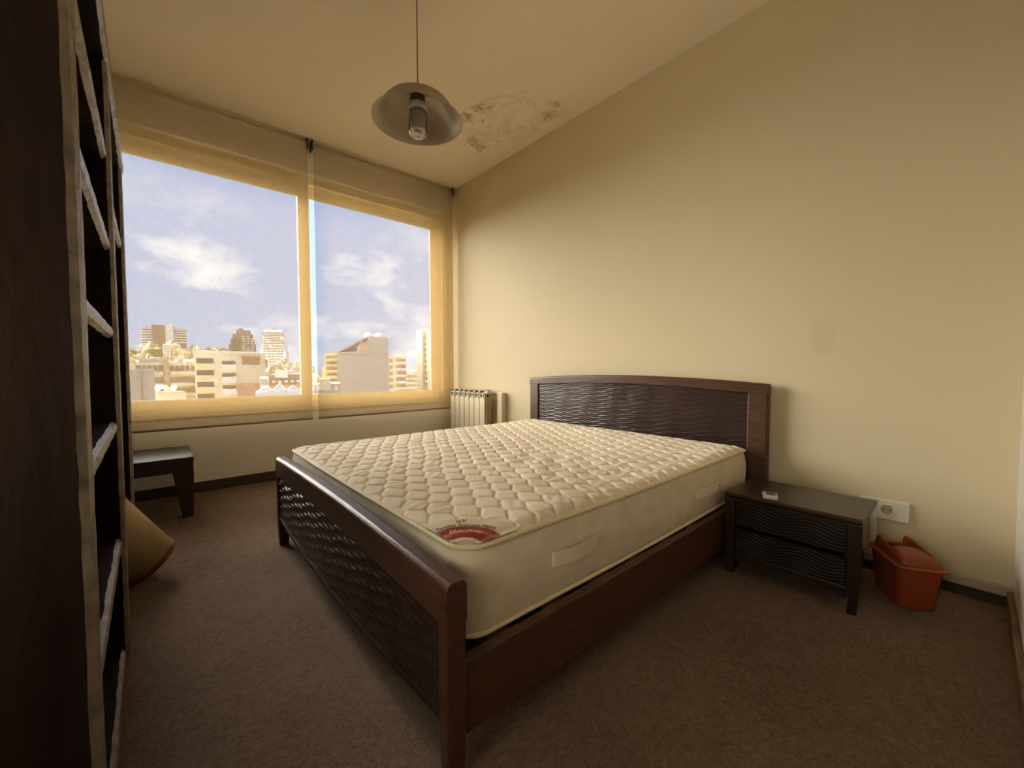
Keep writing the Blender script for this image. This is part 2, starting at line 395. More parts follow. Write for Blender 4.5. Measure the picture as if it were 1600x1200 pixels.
# roller blinds
def blind(x0, x1, label):
    b = thing('roller_blind', label, 'window blind', ((x0+x1)/2, -0.085, 0.472), 0, None)
    cx = (x0+x1)/2; hw = (x1-x0)/2
    n = 40; V = []; nz_ = 60
    for i in range(nz_+1):
        z = (H-0.475-0.040)*i/nz_
        for j in range(n+1):
            x = -hw+2*hw*j/n
            V.append((x, 0.0025*math.sin(x*5+z*1.3)*math.sin(z*1.38)-0.0, z))
    # up over the tube
    rows = nz_+1
    for k in range(1, 7):
        a = math.pi*0.5*k/6
        for j in range(n+1):
            V.append((-hw+2*hw*j/n, 0.024*(1-math.cos(a)), (H-0.515)+0.024*math.sin(a)))
        rows += 1
    obj('blind_fabric', MB().grid(V, n+1, rows), M['blind'], b, smooth=True)
    t = MB(); t.tube([(-hw, 0.026, H-0.515), (hw, 0.026, H-0.515)], 0.022, 20)
    obj('roller_tube', t, M['white_plastic'], b, smooth=True)
    h = MB(); h.tube([(-hw, 0, 0.008), (0, 0, 0.008), (hw, 0, 0.008)], 0.008, 12)
    obj('hem_bar', h, M['hem'], b, smooth=True)
    for sx in (-hw-0.005, hw+0.005):
        br = MB().box((sx-0.004, -0.006, H-0.553), (sx+0.004, 0.075, H-0.474))
        obj('bracket', br, M['black'], b, bevel=0.002)
    return b
M['hem'] = mat('blind_hem', (0.30, 0.22, 0.13), 0.7)
blind(-2.775, -1.424+0.002, 'tan see-through roller blind over the left, wider window light beside the bookcase')
blind(-1.377, -0.045, 'tan see-through roller blind over the right window light, next to the long bare wall')

# flaking plaster on the ceiling
poly = [(-0.65, -1.10), (-0.52, -0.95), (-0.36, -0.82), (-0.24, -0.85), (-0.12, -1.08), (-0.09, -1.26), (-0.08, -1.50), (-0.14, -1.66), (-0.25, -1.74), (-0.38, -1.64), (-0.50, -1.54), (-0.62, -1.40)]
def inpoly_dist(x, y):
    n = len(poly); d = 1e9; inside = False
    for i in range(n):
        x0, y0 = poly[i]; x1, y1 = poly[(i+1) % n]
        if (y0 > y) != (y1 > y) and x < (x1-x0)*(y-y0)/(y1-y0)+x0: inside = not inside
        t = max(0, min(1, ((x-x0)*(x1-x0)+(y-y0)*(y1-y0))/((x1-x0)**2+(y1-y0)**2)))
        d = min(d, math.hypot(x-x0-t*(x1-x0), y-y0-t*(y1-y0)))
    return d if inside else -d
nx, ny = 90, 140
xs = np.linspace(-0.72, -0.02, nx); ys = np.linspace(-1.80, -0.76, ny)
X, Y = np.meshgrid(xs, ys)
N1 = vnoise(X*4, Y*4, 3, 4); N2 = vnoise(X*13, Y*13, 5, 3); N3 = vnoise(X*30, Y*30, 9, 2)
Zp = np.zeros_like(X); keep = np.zeros_like(X, bool)
for i in range(ny):
    for j in range(nx):
        d = inpoly_dist(X[i, j], Y[i, j])+0.05*N1[i, j]+0.015*N2[i, j]
        keep[i, j] = d > -0.004
        k = max(0.0, min(1, d/0.03))
        Zp[i, j] = H-0.0012-0.0035*k*(0.5+0.5*N2[i, j])-0.0015*k*abs(N3[i, j])
pm = MB(); idx = {}
for i in range(ny-1):
    for j in range(nx-1):
        q = [(i, j), (i, j+1), (i+1, j+1), (i+1, j)]
        if all(keep[a] for a in q):
            fc = []
            for a in q:
                if a not in idx: idx[a] = len(pm.v); pm.v.append((X[a], Y[a], Zp[a]))
                fc.append(idx[a])
            pm.f.append(tuple(fc))
obj('plaster_patch', pm, M['plaster'], ceil, smooth=True)
def flake(mb, cx, cy, sx, sy, ang, curl):
    n = 9; pts = []
    for i in range(n):
        a = 2*math.pi*i/n; r = random.uniform(0.6, 1.1)
        u, v = sx*r*math.cos(a), sy*r*math.sin(a)
        x = cx+u*math.cos(ang)-v*math.sin(ang); y = cy+u*math.sin(ang)+v*math.cos(ang)
        pts.append((x, y, H-0.004-curl*max(0.0, 0.5+0.5*u/sx)**1.5))
    k = len(mb.v); mb.v.append((cx, cy, H-0.004-curl*0.4)); mb.v += pts
    for i in range(n): mb.f.append((k, k+1+i, k+1+(i+1) % n))
clusters = [(-0.60, -1.16, 0.022, 12), (-0.61, -1.30, 0.035, 12), (-0.40, -0.93, 0.030, 26), (-0.30, -0.90, 0.035, 16), (-0.17, -1.58, 0.030, 24), (-0.22, -1.69, 0.012, 5), (-0.40, -1.20, 0.12, 9)]
fm = MB()
for cx, cy, sp, n in clusters:
    for _ in range(n):
        flake(fm, cx+random.gauss(0, sp), cy+random.gauss(0, sp*0.8), random.uniform(0.010, 0.034), random.uniform(0.006, 0.014), random.uniform(0, 6.28), random.uniform(0.006, 0.034))
fo = obj('plaster_flakes', fm, M['plaster'], ceil, solid=0.0012); fo['kind'] = 'stuff'

# ------------------------------------------------------------------ bed
HY0, HY1 = -2.994, -1.256       # headboard near / far end
FY0, FY1 = -2.972, -1.365       # footboard near / far end
FX = -1.942                      # footboard front face
MX0, MX1, MY0, MY1 = -1.868, -0.082, -2.924, -1.325
MZ0, MZ1 = 0.252, 0.472
bed = thing('double_bed', 'dark brown wooden double bed with wavy carved headboard and footboard', 'bed', (-1.0, -2.12, 0))
OFF = Vector((1.0, 2.12, 0))
def bobj(name, mb, m, parent=bed, **k):
    if parent is bed: mb.v = [tuple(Vector(p)+OFF) for p in mb.v]
    else: mb.v = [tuple(Vector(p)+OFF) for p in mb.v]
    return obj(name, mb, m, parent, **k)
def carved(u0, u1, v0, v1fun, v0fun, pos, pitch=0.0145, lam=0.17, amp=0.006, nu=170, per=6, shift=0.5, mod=0.3, wave=0.35):
    """wavy ridged panel; pos(u, v, h) -> xyz; bottom edge v0fun(u), top edge v1fun(u)"""
    vmax = max(v1fun(u0+(u1-u0)*i/20) for i in range(21)); vmin = min(v0fun(u0+(u1-u0)*i/20) for i in range(21))
    nv = int((vmax-vmin)/pitch*per)+2
    V = []
    for i in range(nv):
        for j in range(nu+1):
            u = u0+(u1-u0)*j/nu
            a, b = v0fun(u), v1fun(u)
            v = min(max(vmin+(vmax-vmin)*i/(nv-1), a), b)
            vw = v+wave*pitch*math.sin(2*math.pi*u/(lam*1.31)+v*9); row = math.floor(vw/pitch)
            ph = 2*math.pi*(u/lam+shift*row)
            tt = vw/pitch-row
            h = amp*(max(0.0, math.sin(math.pi*tt))**0.8)*(1-mod+mod*math.sin(ph))
            V.append(pos(u, v, h))
    return MB().grid(V, nu+1, nv)
def arch(y, y0, y1, z, rise):
    t = (y-(y0+y1)/2)/((y1-y0)/2)
    return z+rise*(1-t*t)
# headboard
hb_top = lambda y: arch(y, HY0, HY1, 0.813, 0.034)
def rail_y(y0, y1, top, bot, x0, x1, r, n=36, rise_round=True):
    """a rail along y with a rounded top and curved edges"""
    rings = []
    for i in range(n+1):
        y = y0+(y1-y0)*i/n; t, b = top(y), bot(y)
        ring = [(x0, y, b)]
        for k in range(6):
            a = math.pi/2*k/5
            ring.append((x0+r-r*math.cos(a), y, t-r+r*math.sin(a)))
        for k in range(6):
            a = math.pi/2*k/5
            ring.append((x1-r+r*math.sin(a), y, t-r+r*math.cos(a)))
        ring.append((x1, y, b))
        rings.append(ring)
    return MB().loft(rings)
HXF, HXB = -0.062, -0.016
def post(x0, x1, y0, y1, z0, ztop): return MB().box((x0, y0, z0), (x1, y1, ztop))
PW = 0.095
for (ya, yb) in ((HY0, HY0+PW), (HY1-PW, HY1)):
    tz = hb_top((ya+yb)/2)-0.040; ya, yb = (ya+0.002, yb) if ya < -2 else (ya, yb-0.002)
    bobj('headboard_post', MB().prism([(HXF+0.0015, 0), (HXB-0.0015, 0), (HXB-0.0015, tz), (HXF+0.0015, tz)], 'y', ya, yb), M['wood'], bevel=0.006)
bobj('headboard_rail', rail_y(HY0, HY1, hb_top, lambda y: hb_top(y)-0.054, HXF, HXB, 0.012), M['wood_y'], smooth=False, bevel=0.002)
bobj('headboard_lower_rail', MB().box((HXF+0.004, HY0+PW, 0.30), (HXB, HY1-PW, 0.44)), M['wood_y'], bevel=0.003)
bobj('carved_panel', carved(HY0+PW, HY1-PW, 0, lambda u: hb_top(u)-0.052, lambda u: 0.43, lambda u, v, h: (HXF+0.014-h, u, v), amp=0.0045, mod=0.38), M['carved'], smooth=True)
bobj('headboard_backing', MB().box((HXF+0.016, HY0+PW, 0.30), (HXB-0.004, HY1-PW, 0.76)), M['wood_y'])
# footboard
FB = FX+0.052
fb_top = lambda y: arch(y, FY0, FY1, 0.447, 0.016)
fb_bot = lambda y: arch(y, FY0, FY1, 0.145, -0.045)
PF = 0.036
for (ya, yb) in ((FY0, FY0+PF), (FY1-PF, FY1)):
    tz = fb_top((ya+yb)/2)-0.050
    ya, yb = (ya+0.002, yb) if ya < -2 else (ya, yb-0.002)
    bobj('leg', MB().prism([(FX+0.006, 0), (FB-0.004, 0), (FB, 0.12), (FB, tz), (FX+0.0015, tz), (FX+0.0015, 0.12)], 'y', ya, yb), M['wood'], bevel=0.005)
bobj('footboard_rail', rail_y(FY0, FY1, fb_top, lambda y: fb_top(y)-0.092, FX, FB+0.0015, 0.018), M['wood_y'], bevel=0.002)
bobj('carved_panel', carved(FY0+PF, FY1-PF, 0, lambda u: fb_top(u)-0.090, lambda u: fb_bot(u)+0.012, lambda u, v, h: (FX+0.012-h, u, v), amp=0.0075, pitch=0.0165, lam=0.15, shift=0.40, mod=0.38, wave=0.2), M['carved'], smooth=True)
bk = []
for i in range(31):
    y = FY0+PF+(FY1-FY0-2*PF)*i/30
    bk.append([(FX+0.014, y, fb_bot(y)), (FB-0.006, y, fb_bot(y)), (FB-0.006, y, fb_top(y)-0.08), (FX+0.014, y, fb_top(y)-0.08)])
bobj('footboard_backing', MB().loft(bk), M['wood_y'])
lr = []
for i in range(31):
    y = FY0+PF+(FY1-FY0-2*PF)*i/30
    lr.append([(FX+0.004, y, fb_bot(y)-0.002), (FX+0.0145, y, fb_bot(y)-0.002), (FX+0.0145, y, fb_bot(y)+0.012), (FX+0.004, y, fb_bot(y)+0.013)])
bobj('footboard_lower_edge', MB().loft(lr), M['carved_stand'])
# side rails and mattress support
for ya, yb in ((MY0-0.036, MY0-0.008), (MY1+0.002, MY1+0.030)):
    yb2 = max(yb, ya+0.028)
    yy0, yy1 = (ya, yb2) if ya < -2 else (min(ya, FY1-0.032), FY1-0.004)
    bobj('side_rail', MB().box((FB-0.004, yy0, 0.085), (HXF, yy1, 0.252)), M['wood'], bevel=0.004)
for k in range(9):
    x = -1.80+k*0.205
    bobj('slat', MB().box((x, MY0-0.008, 0.228), (x+0.07, FY1-0.033, 0.249)), M['wood'])

# ------------------------------------------------------------------ mattress
mroot = thing('mattress', 'bare cream quilted mattress with a red and white corner label, lying on the bed', 'mattress', (-1.0, -2.12, MZ0))
MO = Vector((1.0, 2.12, -MZ0))
def mobj(name, mb, m, parent=mroot, **k):
    mb.v = [tuple(Vector(p)+MO) for p in mb.v]; return obj(name, mb, m, parent, **k)
RC = 0.075
def outline(inset=0.0, n=12):
    x0, x1, y0, y1 = MX0+inset, MX1-inset, MY0+inset, MY1-inset; r = max(RC-inset, 0.01)
    pts = []
    for cx, cy, a0 in ((x1-r, y1-r, 0), (x0+r, y1-r, 90), (x0+r, y0+r, 180), (x1-r, y0+r, 270)):
        for k in range(n+1):
            a = math.radians(a0+90*k/n); pts.append((cx+r*math.cos(a), cy+r*math.sin(a)))
        # extra points along the straight run
        nxt = {0: (x0+r, y1), 90: (x0, y0+r), 180: (x1-r, y0), 270: (x1, y1-r)}[a0]
        p = pts[-1]
        for k in range(1, 30): pts.append((p[0]+(nxt[0]-p[0])*k/30, p[1]+(nxt[1]-p[1])*k/30))
    return pts
corner = np.array([-1.871, -2.920])
nx, ny = 410, 364
xs = np.linspace(MX0+0.002, MX1-0.002, nx); ys = np.linspace(MY0+0.002, MY1-0.002, ny)
X, Y = np.meshgrid(xs, ys)
# push the grid corners onto the rounded outline
cx = np.clip(X, MX0+RC, MX1-RC); cy = np.clip(Y, MY0+RC, MY1-RC)
dx, dy = X-cx, Y-cy
m_ = np.maximum(np.abs(dx), np.abs(dy)); r_ = np.hypot(dx, dy)+1e-9
sc_ = np.where((np.abs(dx) > 0) & (np.abs(dy) > 0), m_/r_, 1.0)
X2, Y2 = cx+dx*sc_, cy+dy*sc_
edge = np.minimum(RC-np.hypot(dx*sc_, dy*sc_), 1.0)
edge = np.where((dx == 0) & (dy == 0), np.minimum.reduce([X-MX0, MX1-X, Y-MY0, MY1-Y]), np.minimum(edge, np.minimum.reduce([X-MX0, MX1-X, Y-MY0, MY1-Y]) if False else edge))
# quilting: offset brick cells set diagonally
e1 = np.array([0.0555, -0.0555]); e2 = np.array([-0.0575, -0.0735])
det = e1[0]*e2[1]-e1[1]*e2[0]
PX, PY = X2+1.792, Y2+2.504
wob = 0.007*vnoise(PX*2, PY*2, 21, 2)
a = ((PX+wob)*e2[1]-(PY-wob)*e2[0])/det-0.5; b = (e1[0]*(PY-wob)-e1[1]*(PX+wob))/det-0.5
# staggered cells: lattice (1, .25), (.22, 1), each point belongs to the nearest cell centre in the max norm
LA, LB = (1.0, 0.25), (0.22, 1.0); ld = LA[0]*LB[1]-LA[1]*LB[0]
ki = np.round((a*LB[1]-b*LB[0])/ld); kj = np.round((b*LA[0]-a*LA[1])/ld)
F1 = np.full(a.shape, 9.0); F2 = np.full(a.shape, 9.0); ci = np.zeros(a.shape, int); ri = np.zeros(a.shape, int)
for oi in (-2, -1, 0, 1, 2):
    for oj in (-2, -1, 0, 1, 2):
        gi, gj = ki+oi, kj+oj
        dd = np.maximum(np.abs(a-gi*LA[0]-gj*LB[0]), np.abs(b-gi*LA[1]-gj*LB[1]))
        new = dd < F1
        F2 = np.where(new, F1, np.minimum(F2, dd))
        ci = np.where(new, gi, ci).astype(int); ri = np.where(new, gj, ri).astype(int); F1 = np.where(new, dd, F1)
dq = (F2-F1)*0.5*0.085
qh = 0.0085*(1-np.exp(-dq/0.0055))
ci %= 64; ri %= 64
# slack wrinkles inside some cells
ang = rng.uniform(0, 3.14, (64, 64))
th = ang[ci, ri]; wr = np.sin((np.cos(th)*PX+np.sin(th)*PY)*160+th*9)*0.0011*(ang[ri, ci] > 1.6)*np.clip(dq/0.015, 0, 1)
low = 0.006*vnoise(X2*0.9, Y2*0.9, 4, 2)
# the worn hollow with drag wrinkles towards the middle
cxh, cyh = -0.95, -2.25
g = np.exp(-(((X2-cxh)/0.45)**2+((Y2-cyh)/0.40)**2))
drag = 0.0028*np.sin(((X2-cxh)*0.75-(Y2-cyh)*0.95)*36+2*vnoise(X2*2, Y2*2, 8, 2))*np.exp(-(((X2+1.12)/0.28)**2+((Y2+2.45)/0.30)**2))
Z = qh+wr+low-0.008*g+drag
rl = np.hypot(X2-corner[0], Y2-corner[1])
Z = np.where(rl < 0.19, 0.004+(Z-0.004)*np.clip((rl-0.165)/0.025, 0, 1), Z)
rim = np.clip(edge/0.05, 0, 1); Z = Z*rim**0.5+0.010*(1-(1-rim)**2)
Zt = MZ1-0.002+Z
topmesh = MB().grid(list(zip(X2.ravel(), Y2.ravel(), Zt.ravel())), nx, ny)
mobj('quilted_top', topmesh, M['mattress'], smooth=True)
def topz(x, y):
    i = int(np.argmin(np.abs(xs-x))); j = int(np.argmin(np.abs(ys-y))); return float(Zt[j, i])
# border with a slight bulge
rings = []
for k in range(13):
    t = k/12; ins = 0.010-0.014*max(0.0, math.sin(math.pi*t))**0.7
    z = MZ0+0.004+(MZ1-MZ0-0.006)*t
    o_ = outline(ins)
    ring = []
    for i, (x, y) in enumerate(o_):
        wv = 0.0025*math.sin(x*11+z*23)*math.sin(y*9-z*17)*math.sin(math.pi*t)
        ring.append((x+wv, y+wv*0.7, z))
    rings.append(ring)
mobj('border', MB().loft(rings), M['border'], smooth=True)
mobj('underside', MB().loft([[(x, y, MZ0) for x, y in outline(0.012)], [(x, y, MZ0+0.006) for x, y in outline(0.008)]]), M['border'])
for z, nm in ((MZ1-0.001, 'piping'), (MZ0+0.006, 'piping')):
    pts = [(x, y, z+0.0025*math.sin(x*4.1+y*3.3)) for x, y in outline(0.004)]
    mobj(nm, MB().tube(pts, 0.0065, 8, closed=True), M['piping'], smooth=True)
for hx0, hx1 in ((-1.575, -1.370), (-0.702, -0.476)):
    V = []; nu = 24
    for v in range(5):
        for u in range(nu+1):
            t = u/nu
            bow = 0.015*max(0.0, math.sin(math.pi*t))**0.6
            V.append((hx0+(hx1-hx0)*t, MY0-0.0035-bow, 0.350+0.040*v/4+0.003*t-0.002*math.sin(math.pi*t)))
    h = mobj('handle', MB().grid(V, nu+1, 5), M['handle'], solid=0.003)
    for xx in (hx0+0.012, hx1-0.012):
        st = MB()
        for s_ in (-1, 1):
            st.tube([(xx-0.010, MY0-0.0095, 0.371-0.014*s_), (xx+0.010, MY0-0.0095, 0.371+0.014*s_)], 0.0010, 5)
        mobj('stitching', st, M['piping'], parent=h)
# corner label: satin patch, red band, printed words following the arc
def labz(x, y):
    i = int(np.clip(np.searchsorted(xs, x), 5, nx-6)); j = int(np.clip(np.searchsorted(ys, y), 5, ny-6))
    return float(Zt[j-5:j+6, i-5:i+6].mean())+0.0030
def arcpatch(r0, r1, a0, a1, dz, nr=6, na=40):
    V = []
    for i in range(nr+1):
        for j in range(na+1):
            r = r0+(r1-r0)*i/nr; a_ = math.radians(a0+(a1-a0)*j/na)
            x = corner[0]+r*math.cos(a_); y = corner[1]+r*math.sin(a_)
            x = max(x, MX0+0.006); y = max(y, MY0+0.006)
            V.append((x, y, labz(x, y)+dz+0.0012*math.sin(r*150+a_*2)))
    return MB().grid(V, na+1, nr+1)
lab = mobj('corner_label', arcpatch(0.052, 0.183, 1.5, 88.5, 0.0), M['label'], smooth=True)
lab['label'] = 'red and white satin corner label'
mobj('red_band', arcpatch(0.066, 0.124, 2, 88, 0.0016, nr=8), M['label_red'], parent=lab, smooth=True)
def arctext(name, s, size, r, a_from, a_to, m, dz, shear=0.0, spacing=1.0, bold=0.02):
    cu = bpy.data.curves.new(name, 'FONT'); cu.body = s; cu.size = size; cu.shear = shear; cu.space_character = spacing; cu.resolution_u = 4; cu.offset = size*bold
    to = bpy.data.objects.new(name, cu); C.objects.link(to)
    bpy.context.view_layer.update()
    me = bpy.data.meshes.new_from_object(to)
    bpy.data.objects.remove(to)
    vx = [v.co.x for v in me.vertices]; x0, x1 = min(vx), max(vx)
    for v in me.vertices:
        t = (v.co.x-x0)/(x1-x0); rr = r+v.co.y; a_ = math.radians(a_from+(a_to-a_from)*t)
        p = Vector((corner[0]+rr*math.cos(a_), corner[1]+rr*math.sin(a_), labz(corner[0]+rr*math.cos(a_), corner[1]+rr*math.sin(a_))+dz+0.0012*math.sin(rr*150+a_*2)))+MO
        v.co = p
    me.materials.append(m)
    o = bpy.data.objects.new(name, me); C.objects.link(o); o.parent = lab
    return o
arctext('printed_words', 'Société Georges Matta', 0.0200, 0.1320, 82, 15, M['ink'], 0.0018, bold=0.03)
arctext('script_words', 'Silver Delux', 0.028, 0.086, 74, 20, M['ink_white'], 0.0036, shear=0.45)
arctext('emblem', '((V', 0.022, 0.156, 60, 49, M['ink_red'], 0.0018, shear=0.3)

# ------------------------------------------------------------------ nightstand
NY0, NY1 = -3.432, -2.968; NXF, NXB, NZ = -0.508, -0.175, 0.352
ns = thing('nightstand', 'low dark brown nightstand with two wavy carved drawers beside the bed', 'nightstand', (-0.33, -3.2, 0))
NO = Vector((0.33, 3.2, 0))
def nobj(name, mb, m, parent=ns, **k):
    mb.v = [tuple(Vector(p)+NO) for p in mb.v]; return obj(name, mb, m, parent, **k)
nobj('top', MB().prism([(NXF, NZ-0.020), (NXB-0.03, NZ-0.020), (NXB-0.006, NZ-0.012), (NXB, NZ), (NXF+0.006, NZ), (NXF-0.002, NZ-0.008)], 'y', NY0, NY1), M['stand'], bevel=0.003)
sw = 0.042
side_prof = [(NXF, 0.0), (NXF+0.030, 0.0), (NXF+0.042, 0.045), (NXF+0.10, 0.060), (NXB-0.13, 0.060), (NXB-0.085, 0.045), (NXB-0.078, 0.0), (NXB-0.050, 0.0), (NXB-0.062, 0.10), (NXB-0.075, 0.25), (NXB-0.06, 0.30), (NXB-0.02, NZ-0.020), (NXF, NZ-0.020)]
near_prof = [(max(x, NXF+0.028), z) for x, z in side_prof[3:]]
near_prof = [(NXF+0.028, 0.060)]+near_prof
nobj('side_panel', MB().prism(near_prof, 'y', NY0+0.040, NY0+0.053), M['stand'], bevel=0.002)
nobj('side_panel', MB().prism(side_prof, 'y', NY1-0.024, NY1), M['stand'], bevel=0.003)
# stiles at the front, flaring a little at the foot
for s_, ye, yi in ((1, NY0, NY0+sw), (-1, NY1, NY1-sw)):
    P = [(ye, NZ-0.020), (ye+s_*0.002, 0.12), (ye+s_*0.012, 0.0), (ye+s_*0.040, 0.0), (yi-s_*0.006, 0.05), (yi, 0.085), (yi, NZ-0.020)]
    nobj('front_stile', MB().prism(P, 'x', NXF-0.003, NXF+0.020), M['stand'], bevel=0.003)
nobj('back_panel', MB().box((NXB-0.085, NY0+0.053, 0.07), (NXB-0.075, NY1-0.024, NZ-0.02)), M['stand'])
apr = []
for i in range(21):
    y = NY0+sw+(NY1-NY0-2*sw)*i/20; zb = 0.052+0.022*math.sin(math.pi*i/20)
    apr.append([(NXF+0.002, y, zb), (NXF+0.018, y, zb), (NXF+0.018, y, 0.094), (NXF+0.002, y, 0.094)])
nobj('apron', MB().loft(apr), M['stand'], bevel=0.002)
nobj('top_rail', MB().box((NXF, NY0+sw, NZ-0.032), (NXF+0.018, NY1-sw, NZ-0.020)), M['stand'])
for z0, z1 in ((0.214, 0.318), (0.096, 0.199)):
    d = nobj('drawer', MB().box((NXF+0.006, NY0+sw+0.003, z0), (NXF+0.024, NY1-sw-0.003, z1)).box((NXF+0.024, NY0+0.056, z0+0.01), (NXB-0.10, NY1-0.05, z1-0.01)), M['stand'])
    nobj('carved_front', carved(NY0+sw+0.004, NY1-sw-0.004, 0, lambda u, z1=z1: z1-0.002, lambda u, z0=z0: z0+0.001, lambda u, v, h: (NXF+0.0055-h, u, v), pitch=0.0130, lam=0.15, amp=0.0065, nu=80, shift=0.13, mod=0.35, wave=0.7), M['carved_stand'], parent=d, smooth=True)

# remote control on the nightstand
rm = thing('remote_control', 'small white air conditioner remote with grey display, lying on the nightstand', 'remote control', (-0.462, -3.128, NZ), math.radians(20))
rm.scale = (1.12, 1.12, 1.0)
rb = MB().box((-0.030, -0.024, 0.0), (0.030, 0.024, 0.016))
obj('case', rb, M['white_plastic'], rm, bevel=0.004)
obj('display', MB().box((-0.018, -0.019, 0.0158), (0.020, 0.012, 0.0170)), M['screen'], rm)
obj('button', MB().lathe([(0.004, 0.0155), (0.004, 0.0178), (0.0, 0.0180)], (-0.024, -0.004, 0), 14), M['trunking'], rm)

# ------------------------------------------------------------------ wall socket
sk = thing('wall_socket', 'white rectangular plate with a single round power socket on the wall by the nightstand', 'power socket', (0, -3.445, 0.278))
plate = MB().box((-0.010, -0.071, -0.043), (0, 0.090, 0.043))
obj('plate', plate, M['white_plastic'], sk, bevel=0.003)
def xdisc(r0, r1, x0, x1, cy=0, cz=0, n=28):
    rings = []
    for (r, x) in ((r1, x0), (r0, x1)):
        rings.append([(x, cy+r*math.cos(2*math.pi*i/n), cz+r*math.sin(2*math.pi*i/n)) for i in range(n)])
    return MB().loft(rings)
ring = MB()
rr = []
for (r, x) in ((0.026, -0.0100), (0.026, -0.0125), (0.0215, -0.0125), (0.0205, -0.0102)):
    rr.append([(x, r*math.cos(2*math.pi*i/32), r*math.sin(2*math.pi*i/32)) for i in range(32)])
obj('socket_rim', MB().loft(rr, False), M['white_plastic'], sk, smooth=False)
obj('socket_well', xdisc(0.0205, 0.0205, -0.0108, -0.0101), M['trunking'], sk)
for cy in (-0.0095, 0.0095):
    obj('pin_hole', xdisc(0.0028, 0.0028, -0.0114, -0.0107, cy, 0.001, 12), M['black'], sk)
for cz in (-0.0185, 0.0185):
    obj('earth_clip', MB().box((-0.0125, -0.003, cz-0.002), (-0.0105, 0.003, cz+0.002)), M['brass'], sk)

# ------------------------------------------------------------------ waste bin
bn = thing('waste_bin', 'terracotta plastic bin with a hooded open lid, on the carpet by the socket', 'bin', (-0.205, -3.520, 0), math.radians(29))
bn.scale = (0.85, 0.86, 0.93)
def rrect(hx, hy, r, z, n=8):
    pts = []
    for sx, sy, a0 in ((1, 1, 0), (-1, 1, 90), (-1, -1, 180), (1, -1, 270)):
        for k in range(n+1):
            a_ = math.radians(a0+90*k/n); pts.append((sx*(hx-r)+r*math.cos(a_), sy*(hy-r)+r*math.sin(a_), z))
    return pts
body = []
for t in np.linspace(0, 1, 9):
    body.append(rrect(0.112+0.022*t, 0.066+0.017*t, 0.034, 0.004+0.176*t))
for t in np.linspace(1, 0, 9):
    body.append(rrect(0.109+0.022*t, 0.063+0.017*t, 0.031, 0.008+0.172*t))
bb_ = MB().loft([rrect(0.105, 0.060, 0.03, 0.0)]+body, False)
k0 = len(bb_.v)-36
bb_.f.append(tuple(range(36))); bb_.f.append(tuple(range(k0, k0+36)))
obj('bin_body', bb_, M['terracotta'], bn, smooth=True, sharp=45)
# lid: a flange, a collar rising to two horned ends at the back and a domed hood at the front
lidr = []
NL = 36
def lid_ring(grow, zf):
    base = rrect(0.134+grow, 0.083+grow*0.8, 0.040, 0)
    return [(x, y, zf(x, y)) for x, y, _ in base]
def top_h(x, y):
    # x < 0 is the closed hood towards the room, x > 0 the open end by the wall
    if x < -0.02: return 0.212
    s_ = min(1, (x+0.02)/0.14)
    corner_ = 0.022*s_ if abs(y) > 0.042 else -0.012*s_
    return 0.211+corner_
for g_r, fz in ((-0.004, lambda x, y: 0.166), (0.009, lambda x, y: 0.165), (0.010, lambda x, y: 0.172), (0.006, lambda x, y: 0.176), (-0.010, lambda x, y: 0.179),
                (-0.013, lambda x, y: 0.179+0.55*(top_h(x, y)-0.179)), (-0.017, lambda x, y: top_h(x, y)-0.010), (-0.021, lambda x, y: top_h(x, y)-0.003), (-0.027, lambda x, y: top_h(x, y)),
                (-0.033, lambda x, y: top_h(x, y)-0.004), (-0.035, lambda x, y: 0.180)):
    lidr.append(lid_ring(g_r, fz))
obj('lid_collar', MB().loft(lidr, False), M['terracotta'], bn, smooth=True, sharp=38)
V = []; nu, nv = 14, 12
for i in range(nv+1):
    for j in range(nu+1):
        x = -0.104+0.112*i/nv; y = -0.053+0.106*j/nu
        dz = 0.012*(1-(y/0.054)**2)*(math.sin(math.pi*min(1, (x+0.106)/0.15)))
        if i == nv: dz -= 0.022
        if i == nv-1: dz -= 0.003
        V.append((x, y, 0.208+dz-(0.004 if i == 0 else 0)))
obj('hood', MB().grid(V, nu+1, nv+1), M['terracotta'], bn, smooth=True, solid=0.003)

